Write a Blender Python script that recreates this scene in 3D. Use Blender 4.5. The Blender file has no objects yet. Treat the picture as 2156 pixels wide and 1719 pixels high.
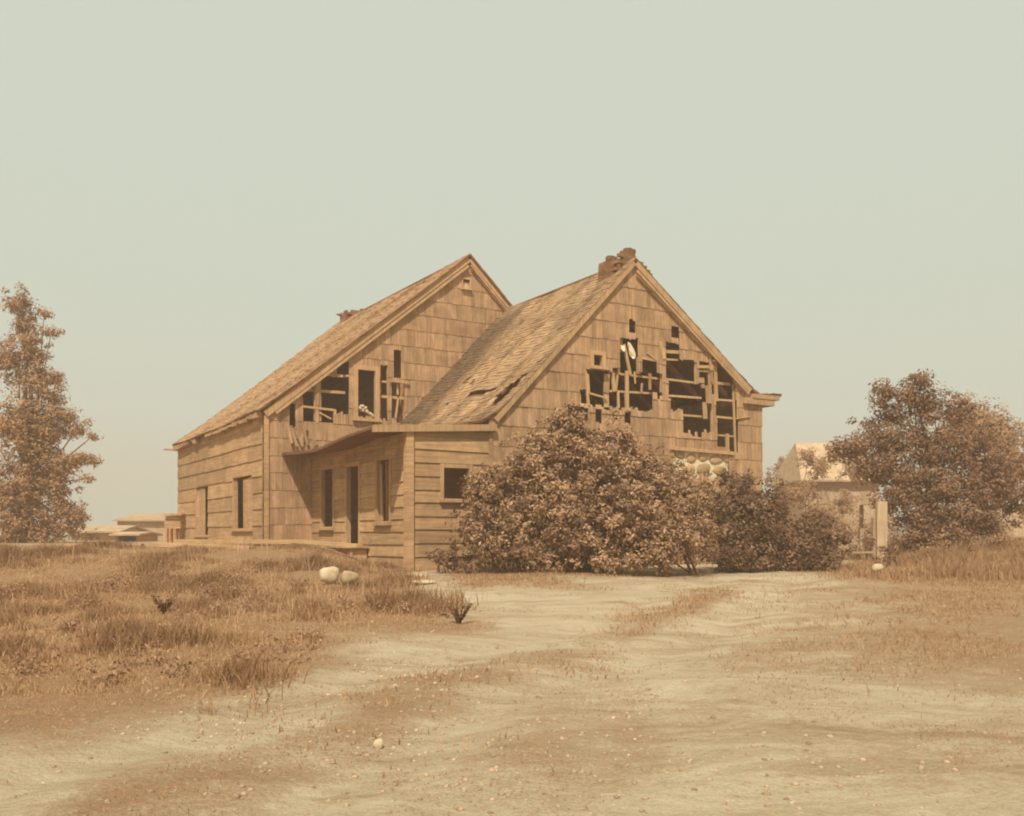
import bpy, math, random
import numpy as np
from mathutils import Vector, Matrix

# ------------------------------------------------------------ camera, world, sun, exposure
SC = bpy.context.scene
COL = SC.collection
F, CX, HZ = 2020.0, 1078.0, 1128.0          # focal length, centre, horizon in 2156-wide picture units
cd = bpy.data.cameras.new('camera'); cam = bpy.data.objects.new('camera', cd); COL.objects.link(cam)
cd.sensor_width = 36; cd.lens = 36 * F / 2156
cd.shift_y = (HZ - 859.5) / 2156
cd.clip_start = 0.1; cd.clip_end = 5000
cam.location = (0, 0, 0); cam.rotation_euler = (math.radians(90), 0, 0)
SC.camera = cam
SC.render.engine = 'CYCLES'
SC.cycles.filter_width = 2.0
SC.render.resolution_x = 1024; SC.render.resolution_y = 816
SC.view_settings.view_transform = 'Standard'; SC.view_settings.look = 'None'
SC.view_settings.gamma = 1; SC.view_settings.exposure = 0.08
SC.view_settings.use_curve_mapping = False

ux, uy = (4400 - CX) / F, 1.0
_n = math.hypot(ux, uy); ux /= _n; uy /= _n
vx, vy = -uy, ux                              # u runs along the gables, v along the ridges
TO_SUN = Vector((-(ux + 1.1 * vx), -(uy + 1.1 * vy), 2.0)).normalized()
SUN_EL = math.asin(TO_SUN.z); SUN_AZ = math.atan2(TO_SUN.x, TO_SUN.y)

w = bpy.data.worlds.new('World'); SC.world = w; w.use_nodes = True
nt = w.node_tree; nt.nodes.clear()
sky = nt.nodes.new('ShaderNodeTexSky'); sky.sky_type = 'NISHITA'; sky.sun_disc = False
sky.sun_elevation = SUN_EL; sky.sun_rotation = SUN_AZ; sky.dust_density = 5; sky.air_density = 1.0
mx = nt.nodes.new('ShaderNodeMix'); mx.data_type = 'RGBA'; mx.inputs[0].default_value = 0.94
mx.inputs[7].default_value = (6.15, 6.7, 5.65, 1)   # thin milky cloud in front of the sky
bg = nt.nodes.new('ShaderNodeBackground'); bg.inputs[1].default_value = 0.1
wo = nt.nodes.new('ShaderNodeOutputWorld')
nt.links.new(sky.outputs[0], mx.inputs[6]); nt.links.new(mx.outputs[2], bg.inputs[0]); nt.links.new(bg.outputs[0], wo.inputs[0])

sd = bpy.data.lights.new('sun', 'SUN'); sd.energy = 4.8; sd.angle = math.radians(0.6); sd.color = (1.0, .98, .92)
sun = bpy.data.objects.new('sun', sd); COL.objects.link(sun)
sun.rotation_euler = TO_SUN.to_track_quat('Z', 'Y').to_euler(); sun.location = TO_SUN * 60

hz_me = bpy.data.meshes.new('haze')
_c = [(-130, -6, -3.2), (130, -6, -3.2), (130, 150, -3.2), (-130, 150, -3.2), (-130, -6, 11.5), (130, -6, 11.5), (130, 150, 11.5), (-130, 150, 11.5)]
hz_me.from_pydata(_c, [], [(0, 3, 2, 1), (4, 5, 6, 7), (0, 1, 5, 4), (1, 2, 6, 5), (2, 3, 7, 6), (3, 0, 4, 7)])
hz_m = bpy.data.materials.new('haze_air'); hz_m.use_nodes = True; hz_m.node_tree.nodes.clear()
_pv = hz_m.node_tree.nodes.new('ShaderNodeVolumePrincipled'); _pv.inputs['Color'].default_value = (1.0, .70, .48, 1); _pv.inputs['Density'].default_value = .0042  # haze over far things, tint chosen to lift and redden dark openings too
_mo = hz_m.node_tree.nodes.new('ShaderNodeOutputMaterial'); hz_m.node_tree.links.new(_pv.outputs[0], _mo.inputs['Volume'])
hz_me.materials.append(hz_m); hz = bpy.data.objects.new('haze', hz_me); COL.objects.link(hz); hz['kind'] = 'stuff'; hz['label'] = 'thin haze in the air, tinted warm to lift the shadows'

random.seed(7); R = random.Random(11)
rng = np.random.default_rng(5)

# ------------------------------------------------------------ pixel readings -> places
K = 2156 / 3003
def zc(ox, oy, k): return lambda x, y: ((ox + k * x) * K, (oy + k * y) * K)
z1 = zc(480, 700, .4072); z2 = zc(1150, 700, .34898); z3 = zc(1550, 700, .40712)
z4 = zc(480, 1200, .35714); z5 = zc(1150, 1150, .34895); z7 = zc(2200, 1000, .46551); z8 = zc(100, 850, .49464)
PY = 21.3; PX = (862 - CX) / F * PY           # the corner post of the front house
def gab(px, py, S):                           # on a wall plane parallel to the gables
    a = (px - CX) / F
    t = (a * (PY + S * vy) - PX - S * vx) / (ux - a * uy)
    return t, (HZ - py) / F * (PY + t * uy + S * vy)
def sid(px, py, T):                           # on a wall plane parallel to the ridges
    a = (px - CX) / F
    s = (a * (PY + T * uy) - PX - T * ux) / (vx - a * vy)
    return s, (HZ - py) / F * (PY + T * uy + s * vy)
def at(px, py, Y): return Vector(((px - CX) / F * Y, Y, (HZ - py) / F * Y))
HM = Matrix(((ux, vx, 0, PX), (uy, vy, 0, PY), (0, 0, 1, 0), (0, 0, 0, 1)))
def hw(t, s, z): return HM @ Vector((t, s, z))

# ------------------------------------------------------------ value noise for terrain
_NT = rng.random((256, 256))
def vnoise(x, y, sc=1.0, off=0):
    x = np.asarray(x, float) / sc + off * 17.3; y = np.asarray(y, float) / sc + off * 9.1
    xi = np.floor(x).astype(int); yi = np.floor(y).astype(int); fx = x - xi; fy = y - yi
    fx = fx * fx * (3 - 2 * fx); fy = fy * fy * (3 - 2 * fy)
    a = _NT[xi % 256, yi % 256]; b = _NT[(xi + 1) % 256, yi % 256]
    c = _NT[xi % 256, (yi + 1) % 256]; d = _NT[(xi + 1) % 256, (yi + 1) % 256]
    return (a * (1 - fx) + b * fx) * (1 - fy) + (c * (1 - fx) + d * fx) * fy - .5
def sst(x): x = np.clip(x, 0, 1); return x * x * (3 - 2 * x)
TRACK = []
def tdist(x, y):
    d = np.full(np.shape(x), 99.)
    for (ax, ay), (bx, by) in zip(TRACK[:-1], TRACK[1:]):
        L2 = (bx - ax) ** 2 + (by - ay) ** 2; t = np.clip(((x - ax) * (bx - ax) + (y - ay) * (by - ay)) / L2, 0, 1)
        d = np.minimum(d, np.hypot(x - ax - t * (bx - ax), y - ay - t * (by - ay)))
    return d
def hgt(x, y, fine=True):
    x = np.asarray(x, float); y = np.asarray(y, float)
    base = np.interp(y, [-60, 0, 5, 10, 15, 19, 22, 40, 90, 400, 3000], [-1.9, -1.56, -1.5, -1.27, -1.02, -.84, -.76, -.75, -.8, -1.0, -2.0])
    lip = 21.6 + .10 * (x + 6)
    wl = sst((y - (lip - 4.6)) / 4.6) * sst((-x - 2.3) / 2.6)
    out = sst((y - 60) / 60)
    z = base * (1 - wl) + wl * ((-.29) * (1 - out) + base * out)
    # the mound under the bush and the bank at the right
    z = z + .10 * np.exp(-((x - .6) / 2.2) ** 2 - ((y - 18.7) / .8) ** 2)
    z = z + .42 * sst((x - 9.0) / 5) * sst((y - 14) / 8) * (1 - sst((y - 45) / 30))
    if fine:
        near = np.exp(-((y - 10) / 25) ** 2)
        z = z + near * (.09 * vnoise(x * .9 + y * .4, y * .9 - x * .4, 3.1, 1) + .03 * vnoise(x * .8 + y * .6, y * .8 - x * .6, 1.1, 2) + .016 * vnoise(x * .6 - y * .8, y * .6 + x * .8, .43, 3) + .022 * vnoise(x * .97 + y * .2, y * .97 - x * .2, .24, 4))
        if TRACK:
            d_ = tdist(x, y); z = z - .05 * np.exp(-((d_ - .82) / .3) ** 2) + .02 * np.exp(-(d_ / .4) ** 2)
    return z
_ys = np.arange(2.5, 90, .04)
def gp(px, py):
    a = (px - CX) / F; zz = (HZ - py) / F * _ys; hh = hgt(a * _ys, _ys, False)
    i = np.argmax(zz <= hh)
    if zz[i] > hh[i]: i = len(_ys) - 1
    return a * _ys[i], _ys[i]

# ------------------------------------------------------------ object helpers
def tag(o, label=None, cat=None, group=None, kind=None):
    if label: o['label'] = label
    if cat: o['category'] = cat
    if group: o['group'] = group
    if kind: o['kind'] = kind
    return o
def empty(name, loc, rz=0):
    o = bpy.data.objects.new(name, None); COL.objects.link(o); o.location = loc; o.rotation_euler = (0, 0, rz)
    o.empty_display_size = .3
    return o
def wmat(p):
    return Matrix.Translation(p.location) @ p.rotation_euler.to_matrix().to_4x4()
def link(name, me, parent=None, M=None, kind=None):
    o = bpy.data.objects.new(name, me); COL.objects.link(o)
    M = M or Matrix.Identity(4)
    if parent is not None:
        o.parent = parent
        o.matrix_basis = (wmat(parent).inverted() @ M) if parent.type == 'EMPTY' else M
    else:
        o.matrix_basis = M
    if kind: o['kind'] = kind
    return o
class MB:
    def __init__(s): s.v = []; s.f = []; s.r = []
    def hexa(s, c, rnd=None):                 # c: 8 corners, bottom ring then top ring
        b = len(s.v); s.v += [tuple(p) for p in c]; r = R.random() if rnd is None else rnd; s.r += [r] * 8
        s.f += [(b, b+3, b+2, b+1), (b+4, b+5, b+6, b+7), (b, b+1, b+5, b+4), (b+1, b+2, b+6, b+5), (b+2, b+3, b+7, b+6), (b+3, b, b+4, b+7)]
    def box(s, x0, x1, y0, y1, z0, z1, j=0, rnd=None):
        q = lambda: R.uniform(-j, j)
        s.hexa([(x+q(), y+q(), z+q()) for z in (z0, z1) for x, y in ((x0, y0), (x1, y0), (x1, y1), (x0, y1))], rnd)
    def tube(s, pts, rad, n=6):
        pts = [Vector(p) for p in pts]; b0 = len(s.v); r_ = R.random()
        for i, p in enumerate(pts):
            d = (pts[min(i+1, len(pts)-1)] - pts[max(i-1, 0)]).normalized()
            a = d.orthogonal().normalized() if abs(d.z) < .9 else Vector((1, 0, 0)); a = (a - d * a.dot(d)).normalized(); b = d.cross(a)
            for k in range(n):
                an = 2 * math.pi * k / n; s.v.append(tuple(p + (a * math.cos(an) + b * math.sin(an)) * rad[i])); s.r.append(r_)
        for i in range(len(pts) - 1):
            for k in range(n):
                k2 = (k + 1) % n; s.f.append((b0+i*n+k, b0+i*n+k2, b0+(i+1)*n+k2, b0+(i+1)*n+k))
        s.f.append(tuple(b0 + k for k in range(n))[::-1]); s.f.append(tuple(b0 + (len(pts)-1)*n + k for k in range(n)))
    def mesh(s, name, m):
        me = bpy.data.meshes.new(name); me.from_pydata(s.v, [], s.f)
        at_ = me.attributes.new('rnd', 'FLOAT', 'POINT'); at_.data.foreach_set('value', np.array(s.r, 'f'))
        me.materials.append(m); me.update(); return me
    def build(s, name, m, parent=None, M=None, kind=None, smooth=False):
        me = s.mesh(name, m)
        if smooth: me.shade_smooth()
        return link(name, me, parent, M, kind)
def bigmesh(name, V, Fq, rnd, m, parent=None, kind=None, tri=False):
    me = bpy.data.meshes.new(name); k = Fq.shape[1]
    me.vertices.add(len(V)); me.vertices.foreach_set('co', V.astype('f').ravel())
    me.loops.add(Fq.size); me.loops.foreach_set('vertex_index', Fq.astype('i').ravel())
    me.polygons.add(len(Fq)); me.polygons.foreach_set('loop_start', np.arange(0, Fq.size, k, dtype='i'))
    me.update(calc_edges=True)
    a = me.attributes.new('rnd', 'FLOAT', 'POINT'); a.data.foreach_set('value', rnd.astype('f'))
    me.materials.append(m); me.validate()
    if parent is not None:
        V0 = wmat(parent).inverted(); return link(name, me, parent, Matrix.Identity(4), kind)
    return link(name, me, None, None, kind)

# ------------------------------------------------------------ materials
def mat(name, build):
    m = bpy.data.materials.new(name); m.use_nodes = True; t = m.node_tree
    b = t.nodes['Principled BSDF']; build(t, b); return m
def N(t, ty, **kw):
    n = t.nodes.new(ty)
    for k, v in kw.items(): setattr(n, k, v)
    return n
def noise(t, vec, scale, detail=4, rough=.6, dist=0):
    n = N(t, 'ShaderNodeTexNoise'); n.inputs['Scale'].default_value = scale; n.inputs['Detail'].default_value = detail
    n.inputs['Roughness'].default_value = rough; n.inputs['Distortion'].default_value = dist
    if vec is not None: t.links.new(vec, n.inputs['Vector'])
    return n.outputs[0]
def ramp(t, fac, stops):
    r = N(t, 'ShaderNodeValToRGB'); e = r.color_ramp.elements
    while len(e) < len(stops): e.new(.5)
    for el, (p, c) in zip(e, stops):
        c = (c[0], c[1] * .865, c[2] * .75); el.position = p; el.color = (*c, 1) if len(c) == 3 else c
    t.links.new(fac, r.inputs[0]); return r.outputs[0]
def math_(t, op, a, b=None):
    n = N(t, 'ShaderNodeMath', operation=op)
    for i, q in enumerate((a, b)):
        if q is None: continue
        if isinstance(q, (int, float)): n.inputs[i].default_value = q
        else: t.links.new(q, n.inputs[i])
    return n.outputs[0]
def mixc(t, f, a, b, mode='MIX'):
    n = N(t, 'ShaderNodeMix', data_type='RGBA', blend_type=mode)
    for i, q in ((0, f), (6, a), (7, b)):
        if isinstance(q, (int, float)): n.inputs[i].default_value = q
        elif isinstance(q, tuple): n.inputs[i].default_value = (*q, 1)
        else: t.links.new(q, n.inputs[i])
    return n.outputs[2]
def maprange(t, v, a, b, c, d):
    n = N(t, 'ShaderNodeMapRange'); n.inputs[1].default_value = a; n.inputs[2].default_value = b; n.inputs[3].default_value = c; n.inputs[4].default_value = d
    t.links.new(v, n.inputs[0]); return n.outputs[0]
def rndval(t, use):
    if use == 'obj': return N(t, 'ShaderNodeObjectInfo').outputs['Random']
    a = N(t, 'ShaderNodeAttribute', attribute_name='rnd'); return a.outputs['Fac']
def wood(name, dark, light, grain='v', use='obj', var=.22, stain=.6):
    def bld(t, b):
        pos = N(t, 'ShaderNodeNewGeometry').outputs['Position']; rv = rndval(t, use)
        off = N(t, 'ShaderNodeCombineXYZ'); t.links.new(math_(t, 'MULTIPLY', rv, 37.0), off.inputs[0]); t.links.new(math_(t, 'MULTIPLY', rv, 11.0), off.inputs[2])
        ad = N(t, 'ShaderNodeVectorMath', operation='ADD'); t.links.new(pos, ad.inputs[0]); t.links.new(off.outputs[0], ad.inputs[1])
        mp = N(t, 'ShaderNodeMapping'); mp.inputs['Scale'].default_value = {'v': (26, 26, 1.6), 'h': (1.2, 1.2, 26), 'r': (3, 3, 5)}[grain]
        t.links.new(ad.outputs[0], mp.inputs[0])
        g = noise(t, mp.outputs[0], 1.0, 5, .65, .4)
        big = noise(t, pos, 1.3, 7, .75, 1.0); sp = noise(t, mp.outputs[0], .35, 5, .75, .8)
        c = ramp(t, g, [(.28, dark), (.62, light), (.85, tuple(min(1, q * 1.15) for q in light))])
        c = mixc(t, 1.0, c, N(t, 'ShaderNodeRGB').outputs[0], 'MULTIPLY') if False else c
        v = math_(t, 'ADD', maprange(t, rv, 0, 1, 1 - var, 1 + var * .45), 0)
        s2 = maprange(t, big, .32, .62, 1 - stain * .55, 1.06); s3 = maprange(t, sp, .33, .58, .80, 1.06)
        v = math_(t, 'MULTIPLY', math_(t, 'MULTIPLY', v, s2), s3)
        sc = N(t, 'ShaderNodeVectorMath', operation='SCALE'); t.links.new(c, sc.inputs[0]); t.links.new(v, sc.inputs['Scale'])
        t.links.new(sc.outputs[0], b.inputs['Base Color']); b.inputs['Roughness'].default_value = .9
        b.inputs['Specular IOR Level'].default_value = .15
        bp = N(t, 'ShaderNodeBump'); bp.inputs['Strength'].default_value = .5; bp.inputs['Distance'].default_value = .012
        t.links.new(g, bp.inputs['Height']); t.links.new(bp.outputs[0], b.inputs['Normal'])
    return mat(name, bld)
WD, WL = (.35, .215, .118), (.53, .36, .215)
M_SHAKE = wood('weathered_shake', WD, WL, 'v')
M_SHAKE_S = wood('weathered_shake_mass', WD, WL, 'v', 'attr')
M_CLAP = wood('weathered_clapboard', (.38, .24, .125), (.53, .365, .205), 'h', var=.22)
M_TRIM = wood('pale_trim', (.38, .25, .135), (.55, .385, .22), 'v', var=.15, stain=.35)
M_TRIM_S = wood('pale_trim_mass', (.42, .28, .155), (.58, .41, .235), 'v', 'attr', var=.2)
M_STUD = wood('bare_stud', (.40, .27, .135), (.58, .41, .22), 'v', var=.15, stain=.2)
M_DARKW = wood('old_inside_wood', (.52, .25, .13), (.62, .33, .18), 'h', 'attr', stain=.2)
M_ROOF = wood('roof_shingle', (.26, .165, .088), (.38, .265, .155), 'r', 'attr', var=.66, stain=.25)
M_ROOFB = wood('roof_shingle_smooth', (.37, .245, .14), (.45, .31, .185), 'r', 'attr', var=.10, stain=.15)
M_CEIL = wood('shade_darkened_roof_boards', (.16, .075, .036), (.24, .12, .06), 'h', 'attr', stain=.3)  # underside colour darkened to deepen the shade below the porch roof
M_PLANKG = wood('ground_plank', (.36, .24, .12), (.56, .40, .22), 'h', var=.2)
M_PALEW = wood('whitewashed_board', (.42, .31, .19), (.56, .44, .29), 'v', 'attr', var=.15, stain=.3)
M_FARROOF = wood('far_roof', (.40, .30, .19), (.50, .39, .26), 'r', 'attr', var=.15, stain=.3)  # far roofs paled in colour, standing in for distance haze
M_FARWALL = wood('far_wall', (.46, .34, .22), (.54, .42, .28), 'v', 'attr', var=.12, stain=.3)  # wall colour lightened likewise to give the look of far haze
def simple(name, dark, light, sc=6, rough=.95, bump=.3, use=None):
    def bld(t, b):
        pos = N(t, 'ShaderNodeNewGeometry').outputs['Position']
        n = noise(t, pos, sc, 6, .7); c = ramp(t, n, [(.3, dark), (.68, light)])
        if use:
            v = maprange(t, rndval(t, use), 0, 1, .7, 1.2)
            s = N(t, 'ShaderNodeVectorMath', operation='SCALE'); t.links.new(c, s.inputs[0]); t.links.new(v, s.inputs['Scale']); c = s.outputs[0]
        t.links.new(c, b.inputs['Base Color']); b.inputs['Roughness'].default_value = rough; b.inputs['Specular IOR Level'].default_value = .15
        bp = N(t, 'ShaderNodeBump'); bp.inputs['Strength'].default_value = bump; bp.inputs['Distance'].default_value = .03
        t.links.new(n, bp.inputs['Height']); t.links.new(bp.outputs[0], b.inputs['Normal'])
    return mat(name, bld)
M_BRICK = simple('chimney_brick', (.16, .085, .04), (.30, .18, .09), 9, use='obj')
M_STONE = simple('field_stone', (.38, .26, .145), (.56, .42, .25), 7, use='obj')
M_MORTAR = simple('lime_mortar', (.62, .56, .40), (.80, .75, .55), 12)
M_WHITEROCK = simple('white_boulder', (.40, .32, .21), (.62, .55, .40), 5)
M_TANROCK = simple('tan_boulder', (.34, .25, .15), (.52, .42, .27), 5)
M_CLOTH = simple('pale_cloth', (.60, .52, .36), (.78, .72, .54), 10)
M_BARK = simple('bark', (.13, .08, .042), (.24, .155, .085), 12)
M_FARGRASS = simple('far_hedge', (.12, .07, .035), (.2, .12, .06), 2)
def leafmat(name, dark, light, trans=.25):
    def bld(t, b):
        rv = rndval(t, 'attr'); c = ramp(t, rv, [(0, dark), (1, light)])
        t.links.new(c, b.inputs['Base Color']); b.inputs['Roughness'].default_value = .55; b.inputs['Specular IOR Level'].default_value = .3
        tr = N(t, 'ShaderNodeBsdfTranslucent'); t.links.new(c, tr.inputs[0]); mxs = N(t, 'ShaderNodeMixShader'); mxs.inputs[0].default_value = trans
        o = t.nodes['Material Output']; t.links.new(b.outputs[0], mxs.inputs[1]); t.links.new(tr.outputs[0], mxs.inputs[2]); t.links.new(mxs.outputs[0], o.inputs[0])
    return mat(name, bld)
M_LEAF = leafmat('shrub_leaf', (.08, .038, .018), (.46, .29, .155), .08)
M_LEAFD = leafmat('dark_leaf', (.06, .028, .014), (.25, .145, .07), .08)
M_LEAFT = leafmat('tree_leaf', (.13, .063, .03), (.33, .195, .10))
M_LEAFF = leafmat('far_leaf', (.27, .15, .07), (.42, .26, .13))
M_GRASS = leafmat('dry_grass', (.30, .18, .09), (.62, .44, .26), .35)

def ground_mat():
    def bld(t, b):
        pos = N(t, 'ShaderNodeNewGeometry').outputs['Position']
        at_ = N(t, 'ShaderNodeAttribute', attribute_name='grass').outputs['Fac']
        mp = N(t, 'ShaderNodeMapping'); mp.inputs['Scale'].default_value = (.55, 1.5, 1); mp.inputs['Rotation'].default_value = (0, 0, math.radians(-58)); t.links.new(pos, mp.inputs[0])
        n1 = noise(t, mp.outputs[0], .9, 10, .78, .8); n2 = noise(t, pos, 3.0, 9, .8, .3); n3 = noise(t, pos, 38, 4, .7)
        dirt = ramp(t, n1, [(.34, (.31, .225, .14)), (.44, (.43, .36, .245)), (.56, (.53, .47, .345)), (.7, (.60, .56, .43))])
        gr = ramp(t, n2, [(.3, (.24, .145, .078)), (.65, (.38, .26, .155))])
        m = math_(t, 'ADD', at_, math_(t, 'MULTIPLY', math_(t, 'SUBTRACT', n2, .5), 1.9))
        m = math_(t, 'ADD', m, math_(t, 'MULTIPLY', math_(t, 'SUBTRACT', n3, .5), .7))
        m = maprange(t, m, .15, .85, 0, 1)
        c = mixc(t, m, dirt, gr)
        c = mixc(t, maprange(t, n3, .45, .75, 0, .35), c, (.19, .125, .065))
        pe = N(t, 'ShaderNodeTexVoronoi'); pe.inputs['Scale'].default_value = 9; t.links.new(pos, pe.inputs[0])
        c = mixc(t, maprange(t, pe.outputs['Distance'], .12, .22, .5, 0), c, (.44, .38, .26))
        t.links.new(c, b.inputs['Base Color']); b.inputs['Roughness'].default_value = 1; b.inputs['Specular IOR Level'].default_value = .05
        n4 = noise(t, pos, 14, 5, .75); h = math_(t, 'ADD', math_(t, 'ADD', math_(t, 'MULTIPLY', n2, .6), math_(t, 'MULTIPLY', n3, .25)), math_(t, 'MULTIPLY', n4, .5))
        bp = N(t, 'ShaderNodeBump'); bp.inputs['Strength'].default_value = .9; bp.inputs['Distance'].default_value = .09
        t.links.new(h, bp.inputs['Height']); t.links.new(bp.outputs[0], b.inputs['Normal'])
    return mat('dry_ground', bld)
M_GROUND = ground_mat()

# ------------------------------------------------------------ ground
def inpoly(x, y, poly):
    r = np.zeros(np.shape(x), bool); n = len(poly); j = n - 1
    for i in range(n):
        xi, yi = poly[i]; xj, yj = poly[j]
        c = ((yi > y) != (yj > y)) & (x < (xj - xi) * (y - yi) / (yj - yi + 1e-12) + xi); r ^= c; j = i
    return r
def wp(pts): return [gp(*p) for p in pts]
PA = wp([(-500, 1152), (530, 1150), (757, 1152), (770, 1180), (856, 1192), (830, 1225), (880, 1240), (940, 1290), (1010, 1318), (900, 1330), (740, 1330), (672, 1350), (655, 1392), (560, 1430), (400, 1478), (230, 1515), (100, 1540), (-500, 1570)])
PB = wp([(1742, 1232), (1760, 1200), (2600, 1190), (2600, 1520), (2150, 1470), (1900, 1430), (1700, 1385), (1640, 1345), (1690, 1285)])
PC = [wp([(1500, 1243), (1520, 1258), (1430, 1310), (1330, 1355), (1300, 1345), (1400, 1270)]),
      wp([(1290, 1372), (1270, 1392), (1130, 1400), (1150, 1385)]),
      wp([(1050, 1385), (1040, 1400), (920, 1450), (905, 1425), (980, 1395)]),
      wp([(880, 1455), (870, 1480), (805, 1500), (790, 1480), (840, 1455)]),
      wp([(1180, 1240), (1060, 1215), (960, 1232), (1000, 1190), (1250, 1190), (1330, 1212)]),
      wp([(560, 1462), (590, 1468), (580, 1485), (500, 1490), (505, 1475)]),
      wp([(990, 1560), (1090, 1530), (1080, 1560), (960, 1590)]),
      wp([(700, 1560), (640, 1540), (700, 1525), (740, 1540)])]
PE = wp([(1770, 1225), (1830, 1165), (2600, 1120), (2600, 1205), (1900, 1222)])
PP = wp([(1000, 1225), (1300, 1225), (1740, 1225), (1680, 1290), (1560, 1400), (1420, 1500), (1300, 1400), (1200, 1370), (1010, 1350), (1030, 1300), (930, 1260)])
TRACK += wp([(1590, 1222), (1490, 1262), (1370, 1325), (1150, 1385), (930, 1440), (800, 1495), (560, 1590), (200, 1700)])
def gmask(x, y):
    jx = x + .5 * vnoise(x, y, .7, 5) + .9 * vnoise(x, y, 2.2, 6); jy = y + .6 * vnoise(x, y, .7, 7) + 1.0 * vnoise(x, y, 2.2, 8)
    m = np.clip(.16 + .9 * vnoise(x, y, 1.6, 41) + .5 * vnoise(x, y, .6, 42), .0, .6)
    m = np.where(inpoly(jx, jy, PP), np.clip(m - .30, 0, 1), m)
    def soft(p, sg, n=10):
        g = np.random.default_rng(9); a = np.zeros(np.shape(x))
        for _ in range(n):
            q = g.normal(0, sg, 2); a += inpoly(jx + q[0], jy + q[1], p)
        return a / n
    for p, v_, sg in [(PB, .75, .8)] + [(p, .72, .22) for p in PC] + [(PE, 1.0, .5), (PA, .95, .35)]:
        k = soft(p, sg); m = m * (1 - k) + v_ * k
    d_ = tdist(x + .3 * vnoise(x, y, 1, 51), y); m = m - .45 * np.exp(-((d_ - .85) / .38) ** 2) + .22 * np.exp(-(d_ / .35) ** 2)
    m = np.clip(m, 0, 1); m = np.where(y > 30, .8, m)
    m = np.where((x < -2) & (y > 23.5), .55, m)
    return m
xs = np.concatenate([-np.geomspace(2500, 17, 34), np.arange(-16.8, 17, .11), np.geomspace(17.2, 2500, 34)])
ysg = np.concatenate([-np.geomspace(80, .5, 10), np.arange(0, 3, .3), np.arange(3, 27, .11), np.geomspace(27.2, 2800, 60)])
GX, GY = np.meshgrid(xs, ysg); GZ = hgt(GX, GY)
nx_, ny_ = len(xs), len(ysg)
V = np.stack([GX.ravel(), GY.ravel(), GZ.ravel()], 1)
ii = (np.arange(ny_ - 1)[:, None] * nx_ + np.arange(nx_ - 1)[None, :]).ravel()
FQ = np.stack([ii, ii + 1, ii + nx_ + 1, ii + nx_], 1)
gm = gmask(GX.ravel(), GY.ravel())
ground = bigmesh('ground', V, FQ, gm, M_GROUND, kind='structure')
a_ = ground.data.attributes.new('grass', 'FLOAT', 'POINT'); a_.data.foreach_set('value', gm.astype('f'))
ground.data.shade_smooth()

# ------------------------------------------------------------ walls of planks
_units = {}
def unit(style, m):
    k = (style, m.name)
    if k not in _units:
        L = []
        for i in range(7):
            b = MB(); q = lambda a: R.uniform(-a, a)
            if style == 'shake':
                zb0, zb1 = q(.025), q(.025)
                b.hexa([(0, -.031 + q(.005), zb0), (1, -.031 + q(.005), zb1), (1, -.016, zb1), (0, -.016, zb0),
                        (0, -.020, 1.04), (1, -.020, 1.04), (1, -.002, 1.04), (0, -.002, 1.04)])
            elif style == 'jag':              # broken shake: pointed or split top
                a, c = R.uniform(.88, 1.02), R.uniform(.88, 1.02)
                b.hexa([(0, -.034, 0), (1, -.034 + q(.006), 0), (1, -.014, 0), (0, -.014, 0),
                        (.06, -.024, a), (.94, -.024, c), (.94, -.004, c), (.06, -.004, a)])
            elif style == 'clap':
                b.hexa([(0, -.046, q(.012)), (1, -.046, q(.012)), (1, -.018, 0), (0, -.018, 0),
                        (0, -.018, 1.05), (1, -.018, 1.05), (1, -.002, 1.05), (0, -.002, 1.05)])
            else:
                b.box(0, 1, -.5, .5, 0, 1, 0)
            L.append(b.mesh(style, m))
        _units[k] = L
    return R.choice(_units[k])
GABLE = lambda S: Matrix.Translation(hw(0, S, 0)) @ Matrix(((ux, vx, 0, 0), (uy, vy, 0, 0), (0, 0, 1, 0), (0, 0, 0, 1)))
SIDE = lambda T: Matrix.Translation(hw(T, 0, 0)) @ Matrix(((-vx, ux, 0, 0), (-vy, uy, 0, 0), (0, 0, 1, 0), (0, 0, 0, 1)))  # x runs along -s
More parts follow.
